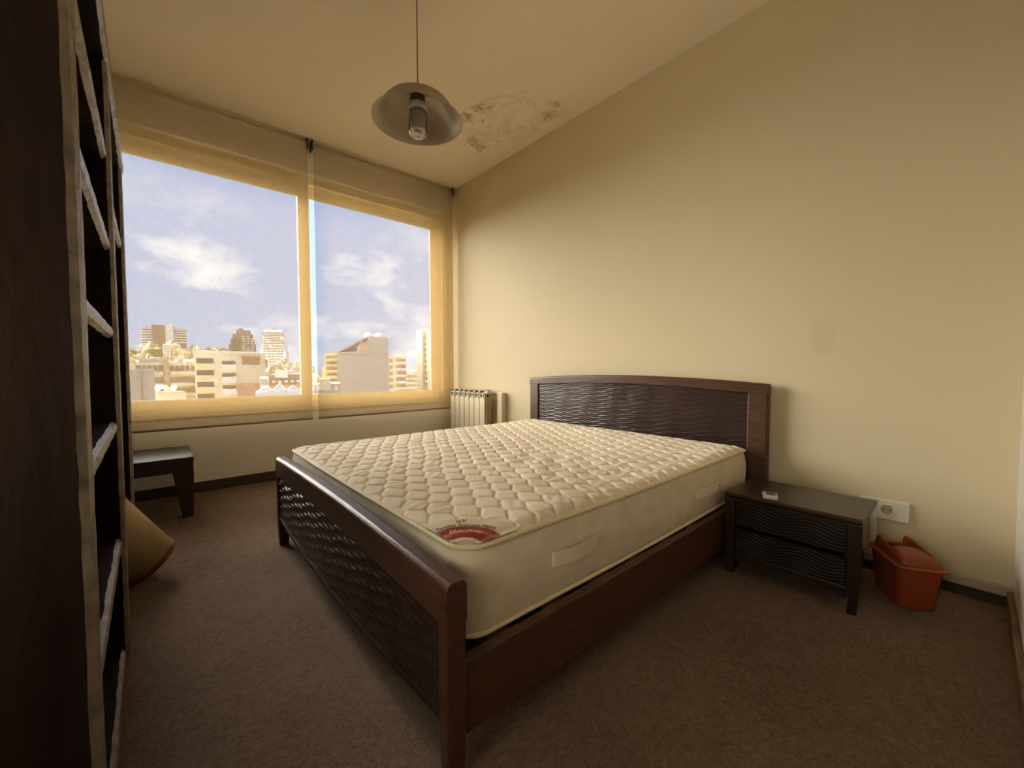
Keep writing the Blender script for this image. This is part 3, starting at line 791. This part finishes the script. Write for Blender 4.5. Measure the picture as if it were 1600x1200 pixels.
# ------------------------------------------------------------------ radiator
rd = thing('radiator', 'cream sectional radiator standing against the wall in the far corner', 'radiator', (-0.075, -0.43, 0))
RO = Vector((0.075, 0.43, 0))
RY1, RY0 = -0.135, -0.715; NS = 7; pit = (RY1-RY0)/NS
def robj(name, mb, m, parent=rd, **k):
    mb.v = [tuple(Vector(p)+RO) for p in mb.v]; return obj(name, mb, m, parent, **k)
for i in range(NS):
    y0 = RY0+i*pit; yc = y0+pit/2; hw = pit/2-0.004
    s = MB()
    # core column, front plate, middle fins
    s.box((-0.118, yc-hw, 0.13), (-0.112, yc+hw, 0.612))
    s.box((-0.112, yc-0.006, 0.13), (-0.040, yc+0.006, 0.66))
    s.box((-0.088, yc-hw+0.004, 0.15), (-0.084, yc+hw-0.004, 0.64))
    s.box((-0.062, yc-hw+0.004, 0.15), (-0.058, yc+hw-0.004, 0.64))
    s.box((-0.044, yc-hw, 0.13), (-0.038, yc+hw, 0.66))
    sec = robj('section', s, M['radiator'], bevel=0.002)
    g_ = MB()
    # two rows of outlet vanes at the top of the section
    for z0 in (0.618, 0.655):
        g_.box((-0.116, yc-hw, z0), (-0.045, yc-hw+0.007, z0+0.033)); g_.box((-0.116, yc+hw-0.007, z0), (-0.045, yc+hw, z0+0.033))
        g_.prism([(-0.116, z0-0.002), (-0.070, z0+0.026), (-0.070, z0+0.031), (-0.116, z0+0.004)], 'y', yc-hw, yc+hw)
    g_.box((-0.112, yc-hw, 0.686), (-0.040, yc+hw, 0.691))
    robj('outlet_grille', g_, M['radiator_grille'], parent=sec)
for z in (0.165, 0.645):
    robj('header_pipe', MB().tube([(-0.073, RY0+0.004, z), (-0.073, RY1-0.004, z)], 0.018, 16), M['radiator'], smooth=True)
vb = MB().tube([(-0.073, RY0+0.004, 0.655), (-0.073, RY0-0.035, 0.655)], [0.013, 0.013], 14).tube([(-0.073, RY0-0.035, 0.655), (-0.055, RY0-0.062, 0.655), (-0.038, RY0-0.082, 0.648), (-0.036, RY0-0.088, 0.60)], 0.010, 12)
robj('valve', vb, M['trunking'], smooth=True)
kb = MB().tube([(-0.073, RY0-0.026, 0.655), (-0.098, RY0-0.030, 0.668), (-0.120, RY0-0.034, 0.672)], [0.014, 0.017, 0.0155], 16)
robj('valve_knob', kb, M['white_plastic'], smooth=True)
for yf in (RY0+0.08, RY1-0.11): robj('foot', MB().box((-0.115, yf, 0), (-0.04, yf+0.03, 0.14)), M['radiator'], bevel=0.003)
pc = box('pipe_cover', (-0.050, -0.880, 0.0), (-0.001, -0.812, 0.672), M['radiator'], bevel=0.003)
tag(pc, 'narrow cream boxed pipe cover standing on the wall next to the radiator', 'pipe cover')

# ------------------------------------------------------------------ pendant lamp
LX, LY = -1.386, -1.85
lp = thing('pendant_lamp', 'beige enamel dome pendant lamp hanging from the ceiling', 'lamp', (LX, LY, H))
def lz(z): return z-H
prof_o = [(0.010, 2.224), (0.050, 2.221), (0.090, 2.214), (0.120, 2.203), (0.145, 2.187), (0.163, 2.166), (0.180, 2.141), (0.200, 2.115), (0.214, 2.102), (0.218, 2.100)]
prof_i = [(0.2165, 2.0985), (0.212, 2.101), (0.197, 2.112), (0.177, 2.138), (0.159, 2.162), (0.141, 2.182), (0.117, 2.197), (0.088, 2.208), (0.049, 2.215), (0.020, 2.218)]
obj('lamp_shade', MB().lathe([(r, lz(z)) for r, z in prof_o], n=72), M['lamp_out'], lp, smooth=True)
obj('shade_lining', MB().lathe([(0.218, lz(2.100))]+[(r, lz(z)) for r, z in prof_i], n=72), M['lamp_in'], lp, smooth=True)
obj('cord', MB().tube([(0, 0, 0), (0, 0, lz(2.235))], 0.0035, 8), M['lamp_out'], lp, smooth=True)
obj('ceiling_cup', MB().lathe([(0.045, 0), (0.043, -0.018), (0.030, -0.034), (0.006, -0.040)], n=28), M['lamp_out'], lp, smooth=True)
obj('cord_grip', MB().lathe([(0.0, lz(2.254)), (0.007, lz(2.252)), (0.009, lz(2.232)), (0.018, lz(2.223))], n=20), M['lamp_out'], lp, smooth=True)
obj('bulb_holder', MB().lathe([(0.034, lz(2.216)), (0.036, lz(2.206)), (0.031, lz(2.188)), (0.024, lz(2.184)), (0.0, lz(2.184))], n=28), M['socket_m'], lp, smooth=True)
blb = thing('light_bulb', 'unlit compact spiral bulb in a clear glass jacket, screwed into the pendant lamp', 'bulb', (LX, LY, 2.186))
blb.scale = (1.18, 1.18, 1.02)
obj('ballast', MB().lathe([(0.016, 0.0), (0.034, -0.006), (0.038, -0.030), (0.036, -0.040), (0.0, -0.042)], n=32), M['bulbwhite'], blb, smooth=True)
co = []
for i in range(150):
    a_ = i*0.30; co.append((0.024*math.cos(a_), 0.024*math.sin(a_), -0.046-0.085*i/149))
obj('spiral_tube', MB().tube(co, 0.0065, 8), M['bulbwhite'], blb, smooth=True)
obj('glass_jacket', MB().lathe([(0.036, -0.038), (0.039, -0.060), (0.039, -0.130), (0.036, -0.146), (0.026, -0.155), (0.012, -0.152), (0.0, -0.149)], n=36), M['bulbglass'], blb, smooth=True)

# ------------------------------------------------------------------ bookcase
bc = thing('bookcase', 'tall rustic dark timber bookcase with thick rough shelves, empty, at the left edge', 'bookcase', (-2.4525, -2.784, 0), 0.013)
BD = 0.345; BT = 1.835
def rough_board(a, b, jitter, axis, nseg=34):
    """board whose front (x = max) edge is rounded and chipped; axis is 'y' (shelf) or 'z' (upright)"""
    x0, y0, z0 = a; x1, y1, z1 = b
    rings = []
    L0, L1 = (y0, y1) if axis == 'y' else (z0, z1)
    c0, c1 = (z0, z1) if axis == 'y' else (y0, y1)
    h = c1-c0
    for i in range(nseg+1):
        t = L0+(L1-L0)*i/nseg
        j1, j2, j3 = [random.uniform(-1, 1)*jitter for _ in range(3)]
        sec = [(x0, c0), (x1-0.012+j1, c0), (x1-0.003+j2*0.5, c0+h*0.18+j1*0.5), (x1+j3*0.4, c0+h*0.5), (x1-0.003+j1*0.5, c1-h*0.18+j3*0.5), (x1-0.012+j2, c1), (x0, c1)]
        if axis == 'y': rings.append([(x, t, c) for x, c in sec])
        else: rings.append([(x, c, t) for x, c in sec])
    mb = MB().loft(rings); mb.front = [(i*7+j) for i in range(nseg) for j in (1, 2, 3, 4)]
    return mb
U = [(-0.088, 0.0), (0.795, 0.880), (1.640, 1.725)]
for k, (y0, y1) in enumerate(U):
    o_ = obj('upright', rough_board((-BD, y0+0.040, 0), (0.0, y1, BT-0.045), 0.0010, 'z', 50), M['rustic'], bc)
    obj('facing_board', rough_board((-BD, y0, 0), (0.002, y0+0.034, BT-0.045), 0.0008, 'z', 50), M['rustic'], o_)
obj('top_board', rough_board((-BD, U[0][0]-0.012, BT-0.045), (0.006, U[2][1]+0.012, BT), 0.0014, 'y', 60), M['rustic'], bc)
for z in (1.541, 1.278, 1.022, 0.738, 0.384, 0.040):
    obj('shelf', rough_board((-BD+0.012, U[0][1]-0.002, z-0.038), (-0.008, U[1][0]+0.002, z), 0.0014, 'y', 22), M['rustic'], bc)
obj('shelf', rough_board((-BD+0.012, U[1][1]-0.002, 1.468-0.038), (-0.008, U[2][0]+0.002, 1.468), 0.0014, 'y', 22), M['rustic'], bc)
obj('back_panel', MB().box((-BD, U[0][1]-0.03, 0.02), (-BD+0.010, U[1][0]+0.03, BT-0.046)), M['rustic'], bc)
obj('back_panel', MB().box((-BD, U[1][1]-0.03, 0.80), (-BD+0.010, U[2][0]+0.03, BT-0.046)), M['rustic'], bc)

# ------------------------------------------------------------------ loose lampshade on the floor
n_ = Vector((0.640, 0.100, -0.762)).normalized()
lc = Vector((-2.420, -1.360, 0.0665))
shd = thing('loose_lampshade', 'tan cloth lampshade with a brown taped rim, tipped on the carpet against the bookcase', 'lampshade', (lc.x, lc.y, 0))
ax = n_.orthogonal().normalized(); ay = n_.cross(ax)
def cone(r0, r1, l0, l1, mb=None, n=48, flip=False):
    mb = mb or MB()
    rings = []
    for (r, l) in ((r0, l0), (r1, l1)):
        c = Vector((0, 0, lc.z))-n_*l
        rings.append([tuple(c+ax*(r*math.cos(2*math.pi*i/n))+ay*(r*math.sin(2*math.pi*i/n))) for i in range(n)])
    return mb.loft(rings, False)
obj('shade_cloth', cone(0.098, 0.148, 0.0, 0.36), M['shade_cloth'], shd, smooth=True, solid=0.002)
obj('rim_tape', cone(0.0995, 0.1015, -0.010, 0.010), M['shade_rim'], shd, smooth=True, solid=0.004)
obj('rim_tape', cone(0.1485, 0.1495, 0.350, 0.362), M['shade_rim'], shd, smooth=True, solid=0.003)

# ------------------------------------------------------------------ small table by the window
tb = thing('side_table', 'low black-brown side table with tapered legs under the window', 'table', (-2.50, -0.34, 0))
TO = Vector((2.50, 0.34, 0))
def tobj(name, mb, m, parent=tb, **k):
    mb.v = [tuple(Vector(p)+TO) for p in mb.v]; return obj(name, mb, m, parent, **k)
TX0, TX1, TY0, TY1, TZ = -2.795, -2.226, -0.580, -0.105, 0.363
tobj('table_top', MB().box((TX0, TY0, TZ-0.030), (TX1, TY1, TZ)), M['table'], bevel=0.003)
ap = MB().box((TX0+0.002, TY0+0.002, TZ-0.088), (TX1-0.002, TY0+0.035, TZ-0.030)).box((TX0+0.002, TY1-0.035, TZ-0.088), (TX1-0.002, TY1-0.002, TZ-0.030)).box((TX1-0.035, TY0+0.035, TZ-0.088), (TX1-0.002, TY1-0.035, TZ-0.030)).box((TX0+0.002, TY0+0.035, TZ-0.088), (TX0+0.035, TY1-0.035, TZ-0.030))
tobj('apron', ap, M['table'])
for xe, s_ in ((TX1, -1), (TX0, 1)):
    for ye, s2 in ((TY0, 1), (TY1, -1)):
        zt = TZ-0.088
        r0_ = [(xe, ye), (xe+s_*0.100, ye), (xe+s_*0.100, ye+s2*0.06), (xe, ye+s2*0.06)]
        r1_ = [(xe+s_*0.008, ye), (xe+s_*0.060, ye), (xe+s_*0.060, ye+s2*0.055), (xe+s_*0.008, ye+s2*0.055)]
        tobj('leg', MB().loft([[(x, y, 0) for x, y in r1_], [(x, y, zt) for x, y in r0_]]), M['table'], bevel=0.003)

# ------------------------------------------------------------------ the city outside
GZ = -34.0
g_ = MB(); V = []
NXG, NYG = 60, 60
gxs = np.linspace(-900, 1300, NXG); gys = np.linspace(4, 1800, NYG)
hc = at(255, 560, 360)
for y in gys:
    for x in gxs:
        d1 = ((x-hc.x)/190)**2+((y-hc.y)/130)**2
        V.append((x, y, GZ+44*math.exp(-d1)))
g_.grid(V, NXG, NYG)
gr = obj('city_ground', g_, M['ground'], smooth=True); gr['kind'] = 'structure'
def hillz(x, y):
    return GZ+44*math.exp(-(((x-hc.x)/190)**2+((y-hc.y)/130)**2))

def facade_frame(px0, px1, ptop, depth, yaw=None):
    """ground position, width, height and facing of a building at its real distance"""
    pc_ = at((px0+px1)/2, ptop, depth)
    w_ = (px1-px0)/FPX*depth
    if yaw is None:
        v = Vector((pc_.x-CAM.x, pc_.y-CAM.y)); yaw = -math.atan2(v.x, v.y)
    return pc_, w_, yaw
def building(px0, px1, ptop, depth, label, wall, dz=10.0, yaw_off=0.0, base=None, name='apartment_building', group=None, cat='building', turned=False):
    p, w_, yaw = facade_frame(px0, px1, ptop, depth)
    if turned:      # a slab standing at an angle, its broad side towards the left
        yaw_off = -0.55; w_ = w_/(math.cos(0.55)+0.25*math.sin(0.55)); dz = 0.25*w_
    base = GZ if base is None else base
    t = thing(name, label, cat, (p.x, p.y, base), yaw+yaw_off, group)
    h = p.z-base
    obj('wall', MB().box((-w_/2, 0, 0), (w_/2, dz, h)), wall, t)
    t['w'] = w_; t['h'] = h
    return t, w_, h
def rows(t, w_, h, x0, x1, zt, zb, nr, nc, ww, hh, m, name='windows', proud=0.12, side=None):
    """a joined grid of distant windows measured down from the roof"""
    mb = MB()
    for i in range(nr):
        z = h-zt-(zb-zt)*(i+0.5)/nr
        for j in range(nc):
            x = -w_/2+w_*(x0+(x1-x0)*(j+0.5)/nc)
            if random.random() < 0.06 and nr*nc > 20: continue
            mb.box((x-ww/2, -proud, z-hh/2), (x+ww/2, 0.05, z+hh/2))
    o_ = obj(name, mb, m, t)
    if nr*nc > 1: o_['kind'] = 'stuff'
    return o_
def slab(t, name, w_, h, x0, x1, z0, z1, m, y0=-1.2, y1=0.02):
    return obj(name, MB().box((-w_/2+w_*x0, y0, h-z1), (-w_/2+w_*x1, y1, h-z0)), m, t)
px = lambda n, d: n/FPX*d

# nearest: grey block at the far left, old grey flats, cream flats with balconies
t, w_, h = building(150, 228, 579, 70, 'plain grey flat-roofed block low in the left window, beside the bookcase', M['conc'], dz=8)
slab(t, 'roof_kerb', w_, h, 0, 1, -0.25, 0.15, M['greyflat'], y0=-0.15, y1=8.1)
slab(t, 'downpipe', w_, h, 0.80, 0.815, 0.2, 12, M['brown_r'], y0=-0.15)
D = 104
t, w_, h = building(206, 311, 566, D, 'weathered grey apartment block with rows of small dark windows', M['greyflat'], dz=14)
for k, (za, zb) in enumerate(((px(4, D), px(14, D)), (px(22, D), px(32, D)), (px(40, D), px(48, D)))):
    rows(t, w_, h, 0.17, 0.97, za, zb, 1, 13, px(5.2, D), px(8, D), M['pane'], proud=0.06)
    slab(t, 'balcony_slab', w_, h, 0.17, 0.47, zb+0.1, zb+0.9, M['conc'], y0=-1.1)
    slab(t, 'balcony_slab', w_, h, 0.55, 0.97, zb+0.1, zb+0.9, M['greyflat'], y0=-1.1)
slab(t, 'stair_tower', w_, h, 0.48, 0.54, -px(3, D), 34, M['brown_r'], y0=-0.5, y1=4)
slab(t, 'roof_room', w_, h, 0.20, 0.42, -px(6, D), 0.1, M['conc'], y0=2, y1=7)
slab(t, 'roof_room', w_, h, 0.72, 0.99, -px(5, D), 0.1, M['white_r'], y0=1.5, y1=7)
# white satellite dishes on a low terrace in front of it
tq = at(258, 614, 84)
t = thing('roof_terrace', 'low cream roof terrace in front of the weathered grey apartment block', 'building', (tq.x, tq.y, GZ), 0.03)
obj('wall', MB().box((-3.4, 0, 0), (3.4, 7, tq.z-GZ)), M['cream'], t)
obj('parapet', MB().box((-3.5, -0.1, tq.z-GZ), (3.5, 0.05, tq.z-GZ+0.25)), M['orange_r'], t)
for i, (pxx, tilt) in enumerate(((238, 0.5), (248, -0.6), (258, 0.7), (272, -0.7))):
    dp = at(pxx, 613, 86)
    dt = thing('satellite_dish', ['leftmost', 'second from left', 'third from left', 'rightmost'][i]+' of the four white dishes on the low cream roof terrace', 'satellite dish', (dp.x, dp.y, tq.z), tilt, 'dishes on the low cream roof terrace')
    dm = MB()
    prof = [(0.0, 0.0), (0.3, 0.02), (0.55, 0.09), (0.75, 0.19)]
    dm.lathe(prof, n=20); dm.xform(Matrix.Translation((0, 0, 0.9)) @ Matrix.Rotation(math.radians(65), 4, 'X'))
    obj('dish', dm, M['white_r'], dt, solid=0.03)
    obj('mast', MB().tube([(0, 0.1, 0), (0, 0.1, 0.9)], 0.05, 8), M['conc'], dt)
D = 100
t, w_, h = building(316, 406, 551, D, 'cream apartment block with white balconies and a salmon base, mid height in the left window', M['cream'], dz=14)
# left bay of recessed loggias
for k in range(4):
    zt = px(9+k*18, D)
    slab(t, 'loggia', w_, h, 0.02, 0.25, zt, zt+px(8, D), M['pane'], y0=-0.05)
    slab(t, 'loggia_parapet', w_, h, 0.01, 0.26, zt+px(8, D), zt+px(12.5, D), M['cream2'], y0=-0.6)
# centre: white balconies one under another
for k in range(4):
    zt = px(13+k*19, D)
    slab(t, 'balcony_opening', w_, h, 0.37, 0.56, zt, zt+px(5.5, D), M['pane'], y0=-0.06)
    slab(t, 'balcony', w_, h, 0.36, 0.57, zt+px(5.5, D), zt+px(15, D), M['white_r'], y0=-1.3)
# right: roof terrace with an awning, blank wall, salmon base
slab(t, 'terrace_opening', w_, h, 0.66, 0.92, px(8, D), px(19, D), M['brown_r'], y0=-0.06)
slab(t, 'awning', w_, h, 0.65, 0.93, px(6, D), px(9, D), M['awning'], y0=-1.2)
slab(t, 'salmon_base', w_, h, 0.58, 1.0, px(48, D), px(110, D), M['orange_r'], y0=-0.15)
slab(t, 'roof_room', w_, h, 0.02, 0.24, -px(3, D), 0.1, M['cream'], y0=1, y1=6)
slab(t, 'roof_slab', w_, h, 0.24, 0.9, -px(2, D), 0.05, M['white_r'], y0=-0.3, y1=6)

# skyline towers
D = 430
t, w_, h = building(241, 268, 508, D, 'grey hilltop tower with a white vertical stripe and white balcony bands', M['brown_r'], dz=22)
slab(t, 'white_stripe', w_, h, 0.60, 0.96, -1, 40, M['white_r'], y0=-1.0, y1=12)
for s0, s1 in ((-0.42, 0.0), (1.0, 1.55)):
    slab(t, 'side_wing', w_, h, s0, s1, px(4, D), 60, M['brown_r'], y0=1, y1=18)
    for k in range(6):
        slab(t, 'balcony_band', w_, h, s0-0.02, s1+0.02, px(5+4*k, D), px(6.8+4*k, D), M['white_r'], y0=-0.5, y1=18.5)
D = 400
t, w_, h = building(371, 390, 516, D, 'dark brown stepped tower on the skyline, left of the white tower', M['brown_r'], dz=16, base=GZ)
for k, (e0, e1_, zz) in enumerate(((-0.25, 1.15, 6), (-0.40, 1.25, 14), (-0.55, 1.35, 22))):
    slab(t, 'stepped_wing', w_, h, e0, e1_, px(zz, D), 60, M['brown_r'], y0=0.5+k*0.3, y1=16)
slab(t, 'roof_room', w_, h, 0.15, 0.5, -px(3, D), 0.2, M['brown_r'], y0=3, y1=10)
rows(t, w_, h, 0.35, 1.25, px(8, D), px(33, D), 7, 3, px(4, D), px(1.3, D), M['white_r'], 'balcony_bands', proud=0.6)
rows(t, w_, h, -0.3, 0.3, px(12, D), px(33, D), 6, 3, px(2.2, D), px(1.6, D), M['pane'], proud=0.4)
D = 320
t, w_, h = building(413, 440, 515, D, 'tall white stepped tower speckled with windows, on the skyline', M['white_r'], turned=True)
for k, (e0, e1_, zz) in enumerate(((-0.08, 1.06, 10), (-0.16, 1.14, 22), (-0.26, 1.24, 34))):
    slab(t, 'stepped_wing', w_, h, e0, e1_, px(zz, D), 80, M['white_r'], y0=-0.3-k*0.3, y1=0.25*w_+0.2)
rows(t, w_, h, -0.10, 1.10, px(3, D), px(60, D), 14, 7, px(2.6, D), px(1.7, D), M['brown_r'], proud=1.4)
slab(t, 'roof_room', w_, h, 0.05, 0.35, -px(2.5, D), 0.2, M['brown_r'], y0=3, y1=10)

# houses climbing the hill
hn = 0
hill_specs = []
for i in range(260):
    pxx = random.uniform(200, 352); fr = random.random()
    ptop = 536+26*fr+max(0, (pxx-285))*0.12+random.uniform(-2, 3)
    hill_specs.append((pxx, ptop, 330-190*fr))
for i in range(60):
    pxx = random.uniform(404, 470); fr = random.random()
    hill_specs.append((pxx, 562+26*fr+random.uniform(-2, 2), 300-150*fr))
for i in range(20):
    pxx = random.uniform(480, 498); fr = random.random()
    hill_specs.append((pxx, 571+20*fr, 280-130*fr))
placed = []
# trees on the hill
for i in range(60):
    pxx = random.uniform(198, 248); d = random.uniform(205, 290)
    tp = at(pxx, random.uniform(546, 562), d)
    if any((tp.x-q[0])**2+(tp.y-q[1])**2 < (4.4+q[2])**2 for q in placed): continue
    placed.append((tp.x, tp.y, 4.4))
    tt = thing('hillside_tree', 'rounded olive green tree among the hillside houses', 'tree', (tp.x, tp.y, tp.z-9), 0, 'hillside trees')
    cr_ = bmesh.new(); bmesh.ops.create_icosphere(cr_, subdivisions=2, radius=3.4)
    for v in cr_.verts: v.co *= random.uniform(0.75, 1.15)
    mb = MB(); mb.v = [(v.co.x, v.co.y, v.co.z+7) for v in cr_.verts]; mb.f = [tuple(v.index for v in fc.verts) for fc in cr_.faces]; cr_.free()
    obj('crown', mb, M['hill'], tt, smooth=True)
    obj('trunk', MB().tube([(0, 0, 0), (0.2, 0, 6)], [0.4, 0.25], 7), M['brown_r'], tt)

COLN = {'hill_cream': 'cream', 'hill_white': 'white', 'hill_yellow': 'yellow', 'hill_grey': 'grey'}
for pxx, ptop, d in hill_specs:
    wpx = random.uniform(7, 17)
    key = random.choice(['hill_cream', 'hill_cream', 'hill_white', 'hill_yellow', 'hill_grey', 'hill_white'])
    mm = M[key]
    pp = at(pxx, ptop, d); rad = wpx/FPX*d*0.60+2.4
    if any((pp.x-q[0])**2+(pp.y-q[1])**2 < (rad+q[2])**2 for q in placed): continue
    placed.append((pp.x, pp.y, rad))
    where = 'climbing the hill in the left window' if pxx < 360 else ('below the white stepped tower' if pxx < 475 else 'behind the gap between the two blinds')
    t, w_, h = building(pxx-wpx/2, pxx+wpx/2, ptop, d, 'small %s flat-roofed house %s' % (COLN[key], where), mm, dz=6.4, turned=(random.random() < 0.75), name='hillside_house', group='%s houses %s' % (COLN[key], where), cat='house', yaw_off=random.uniform(-0.3, 0.6), base=GZ)
    nc = max(2, int(wpx/4))
    rows(t, w_, h, 0.05, 0.95, px(1.5, d), px(22, d), 5, nc, px(2.2, d), px(2.2, d), M['brown_r'], proud=0.15)
    slab(t, 'roof_room', w_, h, 0.2, 0.6, -px(2.5, d), 0.1, mm, y0=1.5, y1=5)
# low roofs to the right of the cream flats
D = 92
t, w_, h = building(424, 470, 585, D, 'low brown building with salmon upper wall, beside the window mullion', M['brown_r'], dz=9)
slab(t, 'salmon_wall', w_, h, 0.0, 1.0, px(16, D), px(26, D), M['orange_r'], y0=-0.2)
slab(t, 'roof_box', w_, h, 0.18, 0.55, -px(6, D), px(5, D), M['white_r'], y0=-0.4, y1=3)
rows(t, w_, h, 0.05, 0.95, px(8, D), px(14, D), 1, 5, px(5, D), px(3, D), M['white_r'], proud=0.3)
D = 70
t, w_, h = building(405, 470, 612, D, 'low white roof with tented canopies at the bottom of the left window', M['white_r'], dz=6)
for k, xx in enumerate((0.2, 0.5, 0.78)):
    cm = MB(); s0 = -w_/2+w_*xx
    cm.prism([(s0-1.3, h), (s0, h+px(9+4*(k % 2), D)), (s0+1.3, h)], 'y', 0.3, 3.0)
    obj('tented_canopy', cm, M['white_r'], t)
D = 85
t, w_, h = building(407, 419, 590, D, 'narrow pale block with a blue-white wall beside the cream flats', M['white_r'], dz=8)
rows(t, w_, h, 0.1, 0.9, px(3, D), px(12, D), 2, 2, px(5, D), px(3, D), M['conc'])

# right window light
D = 150
t, w_, h = building(508, 534, 551, D, 'yellow cream stepped apartment block left of the big blank grey wall', M['cream2'], dz=12)
for k in range(7):
    zt = px(5+9*k, D)
    slab(t, 'opening', w_, h, 0.08, 0.72, zt, zt+px(4, D), M['brown_r'], y0=-0.1)
    slab(t, 'balcony', w_, h, 0.02, 0.78, zt+px(4, D), zt+px(6.5, D), M['cream'], y0=-1.6)
slab(t, 'side_wing', w_, h, -0.16, 0.02, px(22, D), 60, M['cream2'], y0=1, y1=9)
D = 88
p, w_, yaw = facade_frame(527, 605, 551, D)
t = thing('apartment_building', 'big blank grey gable wall with a sloping roof, in the right window', 'building', (p.x, p.y, GZ), yaw)
h = p.z-GZ; q1 = px(1, D)
obj('wall', MB().prism([(-w_/2, 0), (w_/2+px(2, D), 0), (w_/2-px(0, D), h+px(24, D)), (w_/2-px(29, D), h+px(26, D)), (w_/2-px(31, D), h+px(3, D)), (-w_/2+px(3, D), h), ], 'y', 0, 12), M['conc'], t)  # the wall's shade is put into this darker grey
obj('gable_slope', MB().prism([(-w_/2+px(4, D), h-0.1), (w_/2-px(31, D), h+px(23, D)), (w_/2-px(31, D), h+px(26, D)), (-w_/2+px(2, D), h+px(1.5, D))], 'y', 0.2, 12), M['conc'], t)
obj('gable_glazing', MB().prism([(-w_/2+px(6, D), h), (w_/2-px(46, D), h+px(1, D)), (w_/2-px(46, D), h+px(15, D))], 'y', 0.5, 0.9), M['pane'], t)
obj('recess', MB().box((w_/2-px(43, D), 0.4, h-0.1), (w_/2-px(31, D), 1.0, h+px(18, D))), M['orange_r'], t)
obj('roof_line', MB().box((-w_/2, -0.12, h-0.25), (w_/2-px(4, D), 0.02, h)), M['greyflat'], t)
for k, xx in enumerate((0.62, 0.82)):
    obj('roof_tank', MB().lathe([(0.9, 0), (0.9, 0.9), (0.5, 1.2), (0, 1.3)], (-w_/2+w_*xx, 3, h+px(24, D)), 16), M['white_r'], t)
D = 128
t, w_, h = building(607, 634, 557, D, 'pale yellow apartment block with window columns, right of the blank grey wall', M['cream2'], dz=12)
for k in range(6):
    zt = px(4+10*k, D)
    slab(t, 'opening', w_, h, 0.05, 0.22, zt, zt+px(5, D), M['brown_r'], y0=-0.1)
    slab(t, 'opening', w_, h, 0.42, 0.95, zt, zt+px(4.5, D), M['brown_r'], y0=-0.1)
    slab(t, 'balcony', w_, h, 0.40, 0.98, zt+px(4.5, D), zt+px(7.5, D), M['white_r'], y0=-1.0)
slab(t, 'roof_room', w_, h, 0.3, 0.7, -px(3, D), 0.1, M['cream'], y0=2, y1=8)
D = 160
t, w_, h = building(630, 652, 580, D, 'low pale block between the yellow apartment block and the tall cream tower', M['cream'], dz=10)
rows(t, w_, h, 0.1, 0.9, px(4, D), px(40, D), 5, 4, px(3, D), px(3, D), M['brown_r'])
D = 98
t, w_, h = building(647, 700, 517, D, 'tall yellow cream tower beside the right window stile', M['cream2'], turned=True)
slab(t, 'window_strip', w_, h, 0.27, 0.40, px(8, D), 60, M['brown_r'], y0=-0.1)
for k in range(11):
    slab(t, 'floor_band', w_, h, 0.26, 0.41, px(14+9*k, D), px(18+9*k, D), M['cream2'], y0=-0.2)
slab(t, 'corner_rib', w_, h, 0.10, 0.26, -px(1, D), 60, M['cream'], y0=-0.8)
slab(t, 'corner_rib', w_, h, 0.42, 1.0, px(1, D), 60, M['cream'], y0=-0.8)
for k in range(6):
    slab(t, 'roof_post', w_, h, 0.0+k*0.16, 0.05+k*0.16, -px(3, D), 0.1, M['cream'], y0=0, y1=1)
D = 75
t, w_, h = building(484, 530, 600, D, 'low greenish cream building below the stepped block, near the gap between blinds', M['greyflat'], dz=7)
rows(t, w_, h, 0.05, 0.95, px(2, D), px(22, D), 2, 5, px(5, D), px(6, D), M['cream'])
slab(t, 'cream_wall', w_, h, 0.35, 0.68, -px(8, D), px(9, D), M['cream2'], y0=-0.3, y1=3)  # yellow cream wall block rising above the roof
